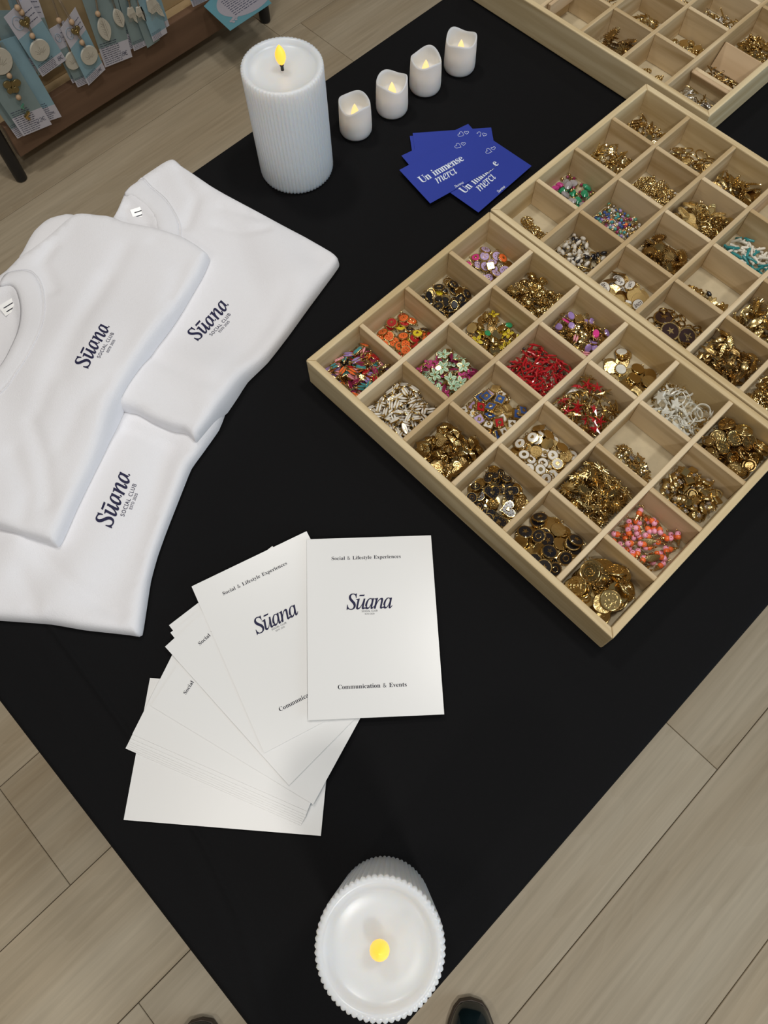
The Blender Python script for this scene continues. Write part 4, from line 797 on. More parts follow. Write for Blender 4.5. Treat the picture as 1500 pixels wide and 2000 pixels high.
def fill(tray, i, j, tray_no, items, label, group, dens=1.0, base=0.0, area_=None, tilt=0.16, seed=0, zb=None):
    """items: [(name, key, fn, args, count, label, with_parts)]. Each charm comes to rest on the ones already lying there."""
    rr = random.Random(seed * 101 + i * 17 + j * 5 + tray_no * 997)
    a, b, c, d = cell_rect(i, j)
    if area_:
        a2, b2, c2, d2 = area_; wx, wy = b - a, d - c
        a, b, c, d = a + a2 * wx, a + b2 * wx, c + c2 * wy, c + d2 * wy
    RES = 0.001; nx = int((b - a) / RES) + 1; ny = int((d - c) / RES) + 1
    H = np.full((nx, ny), (zb if zb is not None else BT) + base)
    lst = []
    for it in items: lst += [it] * max(1, int(round(it[4] * dens * (1.45 if it[4] > 5 else 1))))
    rr.shuffle(lst)
    lst.sort(key=lambda it: rr.random() + (.40 if ('e' in it[3] or 'm' in it[3]) else 0))
    for it in lst:
        name, key, fn, kw, cnt, lab, wp = it
        meshes, rx, ry, t = proto(key, fn, **kw)
        th = rr.uniform(0, 2 * math.pi)
        ct, st = math.cos(th), math.sin(th)
        ex = math.hypot(rx * ct, ry * st) + .0006; ey = math.hypot(rx * st, ry * ct) + .0006
        best = None
        for _ in range(5):
            x = rr.uniform(a + ex, b - ex) if b - a > 2 * ex else (a + b) / 2
            y = rr.uniform(c + ey, d - ey) if d - c > 2 * ey else (c + d) / 2
            # sample heights under the footprint
            X0 = max(0, int((x - ex - a) / RES)); X1 = min(nx, int((x + ex - a) / RES) + 2)
            Y0 = max(0, int((y - ey - c) / RES)); Y1 = min(ny, int((y + ey - c) / RES) + 2)
            gx, gy = np.meshgrid(a + np.arange(X0, X1) * RES, c + np.arange(Y0, Y1) * RES, indexing='ij')
            lx = (gx - x) * ct + (gy - y) * st; ly = -(gx - x) * st + (gy - y) * ct
            msk = (lx / rx) ** 2 + (ly / ry) ** 2 <= 1.0
            if not msk.any(): continue
            hh = H[X0:X1, Y0:Y1][msk]
            sc = hh.mean() + .3 * hh.max()
            if best is None or sc < best[0]: best = (sc, x, y, X0, X1, Y0, Y1, gx, gy, msk, hh)
        if best is None: continue
        _, x, y, X0, X1, Y0, Y1, gx, gy, msk, hh = best
        A = np.stack([gx[msk] - x, gy[msk] - y, np.ones(msk.sum())], 1)
        try: sol = np.linalg.lstsq(A, hh, rcond=None)[0]
        except Exception: sol = np.array([0, 0, hh.max()])
        sx = float(np.clip(sol[0], -.5, .5)) + rr.gauss(0, tilt); sy = float(np.clip(sol[1], -.5, .5)) + rr.gauss(0, tilt)
        if len(H[H > BT + base + .0003]) < 20: sx *= .2; sy *= .2
        pl = A[:, 0] * sx + A[:, 1] * sy
        z = float(np.percentile(hh - pl, 92)) + .0001
        if z + abs(sx) * rx > HB - .006: continue
        H[X0:X1, Y0:Y1][msk] = np.maximum(hh, z + pl + t * .7)
        nrm = Vector((-sx, -sy, 1)).normalized()
        q = Vector((0, 0, 1)).rotation_difference(nrm).to_matrix().to_4x4() @ Matrix.Rotation(th, 4, 'Z')
        P = in_tray(tray, x, y, z)
        o = bpy.data.objects.new(name, meshes[0][1]); COL.objects.link(o)
        o.matrix_world = Matrix.Translation(P) @ Matrix.Rotation(tray[1], 4, 'Z') @ q
        tag(o, lab or label, 'charm', group)
        if wp:
            for pn, me in meshes[1:]:
                ch = bpy.data.objects.new(pn, me); COL.objects.link(ch); ch.parent = o
        elif len(meshes) > 1:
            for pn, me in meshes[1:]:
                ch = bpy.data.objects.new(pn, me); COL.objects.link(ch); ch.parent = o

# ------------------------------------------------------------------ candles
def pillar(loc, r, h, label, flame_h=0.019, lean=0.0, wick=0.004):
    t = empty('pillar_candle', loc, label, 'candle', 'ribbed white pillar candles')
    mb = MB(); N = 64; q = 4
    def ring(rad, z, amp):
        return [((rad + amp * abs(math.cos(math.pi * k / q))) * math.cos(2 * math.pi * k / (N * q)), (rad + amp * abs(math.cos(math.pi * k / q))) * math.sin(2 * math.pi * k / (N * q)), z) for k in range(N * q)]
    A = 0.0011; ri = r - 0.0058
    rings = [ring(r - .003, 0, .0006), ring(r - .0015, .0015, A), ring(r - .0012, .004, A), ring(r - .0012, h * .5, A), ring(r - .0012, h - .003, A), ring(r - .0015, h - .0008, A), ring(r - .0024, h, A * .8),
             ring(ri + .002, h, 0), ring(ri + .0006, h - .0006, 0), ring(ri - .0008, h - .0030, 0), ring(ri - .0035, h - .0044, 0), ring(ri * .6, h - .0050, 0), ring(ri * .2, h - .0054, 0)]
    mb.loft(rings, 'pillar_wax'); mb.build('wax_body', t, smooth=0.9)
    z = h - .0054
    MB().lathe([(.0016, z - .001), (.0015, z + wick), (.002, z + wick + .0006), (.0019, z + wick + .002)], 'black_plastic', 10).build('wick', t)
    f = [(0.0012, 0), (.0030, .10), (.0045, .28), (.0050, .45), (.0045, .62), (.0031, .8), (.0015, .93), (.0003, 1.0)]
    fo = MB().lathe([(a, z + wick + .0015 + b * flame_h) for a, b in f], 'flame_glow', 16).build('flame', t)
    return t
pillar((-0.2041, 0.1668, TZ), 0.0385, 0.118, 'ribbed white pillar candle beside the small votive candles, seen from its side')
pillar((0.3598, -0.2542, TZ), 0.0335, 0.172, 'ribbed white pillar candle standing alone at the near table corner, seen from above')
def votive(loc, rz, label, first=[None]):
    if first[0] is not None:
        t = copy_tree(first[0]); t.location = loc; t.rotation_euler = (0, 0, rz); t['label'] = label; return t
    t = empty('votive_candle', loc, label, 'candle', 'small white votive candles'); first[0] = t
    r, h, n = .0176, .0385, 48
    def top(a): return h - .0030 + .0022 * math.cos(3 * a + .6) + .0012 * math.cos(2 * a)
    def ring(rad, zf): return [(rad * math.cos(2 * math.pi * k / n), rad * math.sin(2 * math.pi * k / n), zf(2 * math.pi * k / n)) for k in range(n)]
    mb = MB()
    mb.loft([ring(r - .004, lambda a: 0), ring(r - .0012, lambda a: .0008), ring(r - .0002, lambda a: .003), ring(r, lambda a: .008), ring(r - .0004, lambda a: h * .6), ring(r - .0009, lambda a: top(a) - .002),
             ring(r - .0011, lambda a: top(a) - .0004), ring(r - .0018, top), ring(r - .0026, lambda a: top(a) - .0006), ring(r - .0030, lambda a: top(a) - .004), ring(r - .0036, lambda a: h * .55), ring(r - .0075, lambda a: h * .47), ring(.004, lambda a: h * .46)], 'votive_plastic')
    mb.build('candle_cup', t, smooth=1.0)
    f = [(.0046, 0), (.0047, .15), (.0042, .35), (.0032, .6), (.0019, .82), (.0004, 1.0)]
    MB().lathe([(a, h * .455 + b * .0155) for a, b in f], 'flame_glow_pale', 12).build('flame', t)
    return t
votive((-0.1979, 0.2469, TZ), 0.3, 'small white votive candle nearest the large pillar candle')
votive((-0.1928, 0.2966, TZ), 1.0, 'small white votive candle, second from the large pillar candle')
votive((-0.1905, 0.3458, TZ), 2.2, 'small white votive candle, third from the large pillar candle')
votive((-0.1849, 0.3950, TZ), 3.3, 'small white votive candle farthest from the large pillar candle')

# ------------------------------------------------------------------ folded shirts
def smooth_loop(P, n):
    P = np.array(P); m = len(P)
    d = np.linalg.norm(np.roll(P, -1, 0) - P, axis=1)
    out = []
    for k in range(m):
        p0, p1, p2, p3 = P[k - 1], P[k], P[(k + 1) % m], P[(k + 2) % m]
        c = max(2, int(d[k] / n))
        for q in range(c):
            t = q / c; lin = p1 + (p2 - p1) * t
            cr = 0.5 * ((2 * p1) + (-p0 + p2) * t + (2 * p0 - 5 * p1 + 4 * p2 - p3) * t * t + (-p0 + 3 * p1 - 3 * p2 + p3) * t ** 3)
            out.append(lin * .45 + cr * .55)
    return np.array(out)
def seg_dist(P, L, closed=True):
    A = L; B = np.roll(L, -1, 0)
    if not closed: A, B = L[:-1], L[1:]
    best = np.full(len(P), 1e9)
    for a, b in zip(A, B):
        ab = b - a; t = np.clip(((P - a) @ ab) / max(ab @ ab, 1e-12), 0, 1)
        q = P - a - t[:, None] * ab; best = np.minimum(best, np.hypot(q[:, 0], q[:, 1]))
    return best
def inside(P, L):
    x, y = P[:, 0], P[:, 1]; c = np.zeros(len(P), bool); n = len(L)
    for k in range(n):
        x1, y1 = L[k]; x2, y2 = L[(k + 1) % n]
        if y1 == y2: continue
        c ^= ((y1 > y) != (y2 > y)) & (x < (x2 - x1) * (y - y1) / (y2 - y1) + x1)
    return c
def wrinkle(P, seed, amp, ang):
    rr = random.Random(seed); z = np.zeros(len(P))
    u = P[:, 0] * math.cos(ang) + P[:, 1] * math.sin(ang); v = -P[:, 0] * math.sin(ang) + P[:, 1] * math.cos(ang)
    for k in range(7):
        fu = rr.uniform(25, 110); fv = rr.uniform(3, 22)
        z += amp * rr.uniform(.25, .6) * np.sin(u * fu + v * fv + rr.uniform(0, 6.3) + 1.2 * np.sin(v * rr.uniform(10, 25) + k))
    return z
def wl(z, *px): return np.array([tuple(un(x, y, z)[:2]) for x, y in px])
class Shirt:
    def __init__(s, px, zmid, T, edge, seed, ang, lower=(), amp=.0011, sink=None, creases=()):
        pts = [un(x, y, zmid)[:2] for x, y in px]
        s.L = smooth_loop([tuple(p) for p in pts], .006); s.T = T; s.edge = edge; s.seed = seed; s.ang = ang; s.lower = lower; s.amp = amp; s.sink = sink; s.creases = creases
    def under(s, P):
        mx = np.full(len(P), .0012)
        for lo in s.lower: mx = np.maximum(mx, lo.fast(P) + .0004)
        return mx
    def base(s, P):
        """the layers below, bridged over smoothly as thick folded cotton would"""
        if not s.lower: return np.full(len(P), .0012)
        if not hasattr(s, 'B'):
            st = s.bs = .003; s.b0 = s.L.min(0) - .05; g1 = s.L.max(0) + .05
            gx = np.arange(s.b0[0], g1[0], st); gy = np.arange(s.b0[1], g1[1], st)
            A, B = np.meshgrid(gx, gy, indexing='ij'); H = s.under(np.stack([A.ravel(), B.ravel()], 1)).reshape(A.shape)
            D = H.copy(); r = 11
            for dx in range(-r, r + 1, 2):
                for dy in range(-r, r + 1, 2):
                    if dx * dx + dy * dy <= r * r: D = np.maximum(D, np.roll(np.roll(H, dx, 0), dy, 1))
            for _ in range(3):
                for ax in (0, 1):
                    acc = np.zeros_like(D)
                    for q in range(-6, 7): acc += np.roll(D, q, ax)
                    D = acc / 13
            s.B = np.maximum(D, H)
        q = (P - s.b0) / s.bs; i = np.clip(q.astype(int), 0, np.array(s.B.shape) - 2); f = np.clip(q - i, 0, 1); G = s.B
        return G[i[:, 0], i[:, 1]] * (1 - f[:, 0]) * (1 - f[:, 1]) + G[i[:, 0] + 1, i[:, 1]] * f[:, 0] * (1 - f[:, 1]) + G[i[:, 0], i[:, 1] + 1] * (1 - f[:, 0]) * f[:, 1] + G[i[:, 0] + 1, i[:, 1] + 1] * f[:, 0] * f[:, 1]
    def height(s, P):
        P = np.asarray(P, float); i = inside(P, s.L); out = np.zeros(len(P))
        if not i.any(): return out
        Q = P[i]; d = seg_dist(Q, s.L); k = np.clip(d / s.edge, 0, 1)
        lo = s.under(Q); pr = np.sqrt(np.clip(1 - (1 - k) ** 2, 0, 1))
        h = lo + np.maximum(s.base(Q) + s.T - lo, s.T) * pr + wrinkle(Q, s.seed, s.amp, s.ang) * np.clip(d / .02, 0, 1)
        for line, dep, wd in s.creases:
            h -= dep * np.exp(-(seg_dist(Q, line, False) / wd) ** 2) * np.clip(d / .01, 0, 1)
        if s.sink is not None:
            ins = inside(Q, s.sink); ds = seg_dist(Q, s.sink)
            h -= np.where(ins, np.clip(ds / .006, 0, 1) * .006, 0)
        out[i] = h; return out
    def fast(s, P):
        """height looked up in a 1.5 mm grid"""
        P = np.asarray(P, float)
        if not hasattr(s, 'G'):
            s.g0 = s.L.min(0) - .012; g1 = s.L.max(0) + .012; s.gs = .0015
            gx = np.arange(s.g0[0], g1[0], s.gs); gy = np.arange(s.g0[1], g1[1], s.gs)
            A, B = np.meshgrid(gx, gy, indexing='ij'); s.G = s.height(np.stack([A.ravel(), B.ravel()], 1)).reshape(A.shape)
        q = (P - s.g0) / s.gs; nx, ny = s.G.shape
        ok = (q[:, 0] > 0) & (q[:, 1] > 0) & (q[:, 0] < nx - 1.01) & (q[:, 1] < ny - 1.01)
        out = np.zeros(len(P)); Q = q[ok]; i = Q.astype(int); f = Q - i; G = s.G
        out[ok] = G[i[:, 0], i[:, 1]] * (1 - f[:, 0]) * (1 - f[:, 1]) + G[i[:, 0] + 1, i[:, 1]] * f[:, 0] * (1 - f[:, 1]) + G[i[:, 0], i[:, 1] + 1] * (1 - f[:, 0]) * f[:, 1] + G[i[:, 0] + 1, i[:, 1] + 1] * f[:, 0] * f[:, 1]
        return out
    def build(s, label, z_at=None):
        L = s.L; n = len(L); x0, y0 = L.min(0); x1, y1 = L.max(0)
        pts = [tuple(p) for p in L]
        nrm = np.roll(L, -1, 0) - np.roll(L, 1, 0); nrm /= np.linalg.norm(nrm, axis=1)[:, None]; nrm = np.stack([-nrm[:, 1], nrm[:, 0]], 1)
        area2 = np.sum(L[:, 0] * np.roll(L[:, 1], -1) - np.roll(L[:, 0], -1) * L[:, 1])
        if area2 < 0: nrm = -nrm
        extra = []
        for off in (.0007, .0022, .0048):
            Q = L + nrm * off; ok = inside(Q, L) & (seg_dist(Q, L) > off * .8); extra += [tuple(p) for p in Q[ok]]
        st = .0045; gx, gy = np.meshgrid(np.arange(x0, x1, st), np.arange(y0, y1, st)); G = np.stack([gx.ravel(), gy.ravel()], 1)
        G[:, 0] += ((np.round((G[:, 1] - y0) / st) % 2) * st / 2); G = G[inside(G, L)]; G = G[seg_dist(G, L) > .0075]
        extra += [tuple(p) for p in G]
        V2, _, F, _, _, _ = delaunay_2d_cdt([Vector(p) for p in pts + extra], [(k, (k + 1) % n) for k in range(n)], [], 1, 1e-6)
        P = np.array([tuple(v) for v in V2]); h = s.height(P); b = s.base(P)
        bd = seg_dist(P, L) < 1e-5
        b = s.under(P); h = np.where(bd, b + .0002, h)
        m = len(P)
        V = [(P[k][0], P[k][1], TZ + h[k]) for k in range(m)] + [(P[k][0], P[k][1], TZ + min(b[k], h[k] - .0001)) for k in range(m)]
        FF = [list(f) for f in F] + [[m + i for i in f][::-1] for f in F]
        cnt = {}
        for f in F:
            for a, c in zip(f, list(f)[1:] + [f[0]]):
                cnt[(a, c)] = cnt.get((a, c), 0) + 1
        for (a, c) in list(cnt):
            if (c, a) not in cnt: FF.append([c, a, m + a, m + c])
        mb = MB(); mb.add(V, FF, 'white_cotton'); o = mb.build('folded_t_shirt', smooth=2.5)
        tag(o, label, 'shirt', 'folded white t-shirts')
        return o
    def z(s, x, y): return TZ + float(s.fast(np.array([[x, y]]))[0])
def band(name, sh, outer, inner, zmid, parent, m, lift=.0012, nseg=40):
    """Collar rib laid over the shirt between two lines."""
    def res(px):
        P = np.array([tuple(un(x, y, zmid)[:2]) for x, y in px]); k = len(P); out = []
        for i in range(k - 1):
            p0, p1, p2, p3 = P[max(i - 1, 0)], P[i], P[i + 1], P[min(i + 2, k - 1)]
            for q in range(6):
                t = q / 6; out.append(0.5 * ((2 * p1) + (-p0 + p2) * t + (2 * p0 - 5 * p1 + 4 * p2 - p3) * t * t + (-p0 + 3 * p1 - 3 * p2 + p3) * t ** 3))
        out.append(P[-1]); out = np.array(out); d = np.r_[0, np.cumsum(np.linalg.norm(np.diff(out, axis=0), axis=1))]; u = np.linspace(0, d[-1], nseg)
        return np.stack([np.interp(u, d, out[:, 0]), np.interp(u, d, out[:, 1])], 1)
    O, N = res(outer), res(inner); K = 7; rings = []
    off = [-.0005, lift * .8, lift * 1.15, lift * 1.2, lift * 1.15, lift * .9, -.0015]
    allp = np.array([O * (1 - k / (K - 1)) + N * (k / (K - 1)) for k in range(K)]); base = [np.maximum(sh.fast(allp[k]), .002) for k in range(K)]
    base = [np.maximum(base[k], base[1] * .0 + base[k]) for k in range(K)]
    bmean = np.maximum.reduce(base)
    V = []; F = []
    for k in range(K):
        hh = base[k] * .5 + bmean * .5 if k > 2 else base[k]
        for i in range(nseg): V.append((allp[k][i][0], allp[k][i][1], TZ + hh[i] + off[k]))
    for k in range(K - 1):
        for i in range(nseg - 1): a = k * nseg + i; F.append([a, a + 1, a + nseg + 1, a + nseg])
    c = MB().add(V, F, m).build(name, smooth=2.0); c.parent = parent
    so = c.modifiers.new('cloth', 'SOLIDIFY'); so.thickness = .0009; so.offset = -1
    # twin seam beside the rib
    sm = MB(); pts = [(O[i][0], O[i][1], TZ + base[0][i] + .0003) for i in range(nseg)]
    sm.tube(pts, .00055, 'white_cotton_rib', 6); q = sm.build('collar_seam'); q.parent = parent
    return c
def logo(sh, parent, a, b, a2, b2, a3, b3, zm):
    def line(txt, font, p, q, **kw):
        P, Q = un(*p, zm), un(*q, zm); d = Q - P; L = d.length; d.normalize(); up = Vector((-d.y, d.x, 0))
        sp = kw.get('space', 1.0); size = L / text_width(txt, font, sp)
        lettering('printed_logo', txt, font, size, 'navy_print', parent, (P.x, P.y, 0), d, up, surf=sh.z, lift=.00035, weight=kw.get('weight', 0) * size, space=sp, ysc=kw.get('ysc', 1.0), macron=kw.get('macron'), shear=kw.get('shear', 0))
    line('Suana', 'i', a, b, space=.98, weight=.010, ysc=1.12, macron=(.47, .68, .43, .475))
    line('SOCIAL CLUB', 's', a2, b2, space=1.12, weight=.006)
    line('ESTD 2025', 's', a3, b3, space=1.0, weight=.006)
sh3 = Shirt([(445, 783), (437, 805), (425, 835), (394, 879), (371, 911), (355, 950), (336, 998), (320, 1039), (304, 1084), (291, 1132), (282, 1190), (274, 1238), (262, 1240), (250, 1238), (205, 1233), (160, 1228), (96, 1217), (32, 1212), (-60, 1205), (-170, 1190), (-190, 1000), (-120, 800), (60, 740), (250, 740), (400, 760)], .007, .0125, .008, 3, .4, amp=.0027)
sh3.creases = ((wl(.012, (60, 1060), (150, 1150), (230, 1200)), .0022, .006), (wl(.012, (330, 870), (300, 990), (262, 1130)), .0015, .007), (wl(.012, (250, 840), (330, 868), (390, 880)), .0030, .008), (wl(.012, (40, 1120), (70, 1180), (60, 1205)), .0020, .006))
o3 = sh3.build('folded white t-shirt lowest of the three, its sleeve corner pointing at the fan of papers')
sh2_in = [(225, 405), (239, 374), (264, 386), (282, 400), (296, 417), (302, 438), (300, 470), (230, 450)]
sh2 = Shirt([(239, 373), (252, 360), (265, 350), (276, 338), (311, 315), (328, 307), (342, 306), (355, 318), (370, 328), (411, 356), (440, 373), (500, 405), (560, 437), (600, 458), (648, 486), (660, 497), (661, 506), (652, 520), (600, 590), (560, 645), (520, 696), (480, 735), (461, 764), (440, 795), (412, 832), (386, 864), (380, 862), (365, 848), (340, 843), (300, 828), (270, 811), (235, 803), (170, 780), (120, 700), (130, 560), (180, 470), (213, 425), (225, 405)],
            .012, .0115, .007, 8, 1.2, lower=(sh3,), amp=.0030, sink=np.array([tuple(un(x, y, .016)[:2]) for x, y in sh2_in]))
sh2.creases = ((wl(.018, (345, 320), (380, 380), (360, 430)), .0030, .006), (wl(.018, (430, 395), (540, 425), (640, 480)), .0022, .005), (wl(.018, (400, 370), (470, 470), (520, 620)), .0014, .010), (wl(.018, (300, 700), (380, 740), (450, 770)), .0018, .007), (wl(.018, (420, 430), (480, 445), (520, 440)), .0022, .004), (wl(.018, (560, 560), (500, 650), (430, 740)), .0015, .008))
o2 = sh2.build('folded white t-shirt with its collar towards the white pillar candle')
band('collar', sh2, [(262, 350), (276, 341), (293, 356), (320, 379), (337, 403), (349, 429), (352, 460)], [(238, 376), (250, 379), (264, 386), (282, 400), (296, 417), (302, 438), (303, 470)], .016, o2, 'white_cotton_rib')
logo(sh2, o2, (385.7, 664), (448, 586), (411.4, 652), (449, 605), (427.3, 643.6), (446.5, 620), .018)
lo_px = [(30, 505), (38, 489), (50, 466), (62, 447), (80, 430), (97, 420), (129, 412), (150, 415), (190, 430), (200, 520), (60, 560)]
slv = Shirt(lo_px, .010, .011, .010, 5, .2, lower=(), amp=.0003)
sh1_in = [(-90, 575), (15, 549), (26, 573), (32, 608), (29, 652), (12, 693), (-10, 718), (-100, 740)]
sh1 = Shirt([(-180, 600), (-110, 560), (-30, 538), (5, 522), (32, 500), (60, 482), (95, 455), (125, 428), (144, 415), (164, 413), (211, 419), (249, 432), (293, 441), (352, 458), (381, 473), (402, 488), (406, 495), (400, 512), (390, 535), (345, 610), (290, 700), (262, 748), (235, 796), (192, 892), (144, 988), (114, 1056), (106, 1063), (86, 1056), (51, 1046), (0, 1030), (-80, 1010), (-180, 980)],
            .022, .0115, .007, 21, 1.0, lower=(sh3, sh2, slv), amp=.0016, sink=np.array([tuple(un(x, y, .030)[:2]) for x, y in sh1_in]))
sh1.creases = ((wl(.03, (95, 470), (75, 505), (100, 560)), .0030, .006), (wl(.03, (240, 480), (180, 600), (130, 740)), .0020, .009), (wl(.03, (200, 540), (150, 640), (80, 800)), .0022, .008), (wl(.03, (60, 820), (85, 900), (90, 980)), .0026, .006), (wl(.03, (300, 470), (350, 510), (330, 600)), .0018, .008), (wl(.03, (20, 880), (50, 960), (40, 1020)), .0024, .007), (wl(.03, (120, 870), (160, 800), (210, 760)), .0016, .008))
o1 = sh1.build('folded white t-shirt topmost of the three, at the picture edge')
ps = slv.build('')
for kk in ('label', 'category', 'group'):
    if kk in ps: del ps[kk]
ps.name = 'folded_sleeve'; ps.parent = o1
band('collar', sh1, [(5, 522), (30, 519), (56, 521), (73, 540), (82, 573), (85, 608), (79, 652), (59, 699), (30, 735), (0, 764), (-60, 800)], [(-12, 548), (4, 547), (15, 549), (24, 560), (30, 582), (32, 608), (29, 645), (18, 680), (2, 706), (-20, 722), (-80, 745)], .030, o1, 'white_cotton_rib', .0016)
logo(sh1, o1, (178.7, 729.8), (221, 641), (201.6, 710), (227, 656), (217.5, 698), (229.5, 671), .033)
logo(sh3, o3, (214.6, 1028.5), (256, 922), (238.4, 1005.6), (264, 941), (253, 991), (265.5, 959), .018)
def neck_label(sh, px, py, zm, parent, rz):
    p = un(px, py, zm); z = sh.z(p.x, p.y)
    mb = MB(); mb.box(-.009, .009, -.006, .006, 0, .0006, 'white_card'); mb.box(-.006, .006, -.0035, -.0025, .0006, .0007, 'dark_grey_print'); mb.box(-.006, .004, .001, .002, .0006, .0007, 'dark_grey_print')
    o = mb.build('neck_label', smooth=0); o.parent = parent; o.location = (p.x, p.y, z + .0005); o.rotation_euler = (0.25, 0, rz)
neck_label(sh2, 272, 408, .014, o2, 1.2); neck_label(sh1, 6, 580, .028, o1, 1.5)

# ------------------------------------------------------------------ fan of printed A6 sheets
def sheet(TL, BL, zTL, zTR, zBL, zBR, label, texts=True, th=.00036, part='top'):
    """105 x 148 mm card from the photographed top-left and bottom-left corners"""
    a = un(*TL, zTL); b = un(*BL, zBL); mid = (a + b) / 2; dn = Vector((b.x - a.x, b.y - a.y, 0)).normalized(); rt = Vector((-dn.y, dn.x, 0))
    mid.z = 0; A = mid - dn * .074; B = mid + dn * .074
    c = [Vector((A.x, A.y, TZ + zTL)), Vector((A.x, A.y, TZ + zTR)) + rt * .105, Vector((B.x, B.y, TZ + zBR)) + rt * .105, Vector((B.x, B.y, TZ + zBL))]
    V = []; n = 12
    for j in range(n + 1):
        for i in range(n + 1):
            u, v = i / n, j / n
            V.append(c[0] * (1 - u) * (1 - v) + c[1] * u * (1 - v) + c[2] * u * v + c[3] * (1 - u) * v)
    V = [Vector(p) for p in V]; m = len(V)
    F = [[j * (n + 1) + i, (j + 1) * (n + 1) + i, (j + 1) * (n + 1) + i + 1, j * (n + 1) + i + 1] for j in range(n) for i in range(n)]
    FB = [[m + q for q in f][::-1] for f in F]; V2 = V + [p - Vector((0, 0, th)) for p in V]
    rim = [i for i in range(n + 1)] + [(j) * (n + 1) + n for j in range(1, n + 1)] + [n * (n + 1) + i for i in range(n - 1, -1, -1)] + [j * (n + 1) for j in range(n - 1, 0, -1)]
    E = [[rim[k], rim[(k + 1) % len(rim)], m + rim[(k + 1) % len(rim)], m + rim[k]] for k in range(len(rim))]
    o = MB().add(V2, F + FB + E, 'white_card').build('printed_card', smooth=0.3)
    tag(o, label, 'card', 'white printed cards in the fan')
    if texts:
        def zf(x, y):
            p = Vector((x, y, 0)) - A; u = p.dot(rt) / .105; v = p.dot(dn) / .148
            return (c[0].z * (1 - u) + c[1].z * u) * (1 - v) + (c[3].z * (1 - u) + c[2].z * u) * v
        up = -dn
        def put(txt, font, cx, y, width, mt, **kw):
            sp = kw.pop('space', 1.0); size = width / text_width(txt.replace('&', 'C'), font, sp); st = A + rt * (cx - width / 2) + dn * y
            lettering(kw.pop('nm', 'printed_text'), txt, font, size, mt, o, (st.x, st.y, 0), rt, up, surf=zf, lift=.0002, space=sp, **kw)
        if 'S' in texts:
            put('Social & Lifestyle Experiences', 'b', .0495, .0193, .0585, 'dark_grey_print', weight=-.00002)
        if 'L' in texts:
            put('Suana', 'i', .0505, .0620, .0372, 'navy_print', nm='printed_logo', space=.84, weight=.0001, ysc=1.12, macron=(.43, .585, .44, .48))
            put('SOCIAL CLUB', 's', .0505, .0645, .0130, 'dark_grey_print'); put('ESTD 2025', 's', .0505, .0668, .0080, 'dark_grey_print')
        if 'C' in texts:
            put('Communication & Events', 'b', .0505, .1255, .0545, 'dark_grey_print', weight=-.00002)
    return o
GL['b&'] = (GL['s&'][0], GL['s&'][1]); GL['b&'] = (430, [[(int(x * .82), int(y * .92)) for x, y in sp] for sp in GL['s&'][1]])
T0 = .0017
# lowest sheet lies turned by a quarter: its long side runs along the bottom of the fan
sheet((236.5, 1601), (631.6, 1633), T0, T0, T0, T0, 'blank white card at the very bottom of the fan, turned sideways', texts='')
stack = [((241, 1460), (592, 1614)), ((242, 1457), (595, 1611)), ((243, 1453), (598, 1607)), ((244, 1449), (601, 1604)), ((245, 1445), (604, 1600)), ((246, 1438), (607, 1596)), ((249, 1430), (610, 1589))]
for k, (tl, bl) in enumerate(stack):
    z = T0 + .0005 + k * .00048
    sheet(tl, bl, z, z, z, z, 'white card in the thick lower pack of the fan, edges showing', texts='')
z = T0 + .0039
sheet((293, 1378), (613, 1572), z, z, z, z, 'white card of the fan showing only the letters So', texts='S')
sheet((336, 1229), (538, 1500), z + .0004, z + .0004, z + .0004, z + .0004, 'white card of the fan whose corner peeks out uppermost behind the word Social', texts='')
sheet((337, 1241), (552, 1513), z + .0008, z + .0008, z + .0008, z + .0008, 'white card of the fan whose corner peeks out just below the uppermost corner', texts='')
sheet((320.5, 1261), (566.5, 1536.5), z + .0012, z + .0012, z + .0012, z + .0012, 'white card of the fan showing only the word Social', texts='S')
sheet((373, 1143), (517, 1474), z + .0017, z + .0018, z + .0018, z + .0018, 'white card with blue script logo lying second from the right in the fan', texts='SLC')
sheet((599, 1054), (601.5, 1406), z + .0036, z - .0012, z + .0050, z + .0006, 'white card with blue script logo, fully visible on top of the fan', texts='SLC')

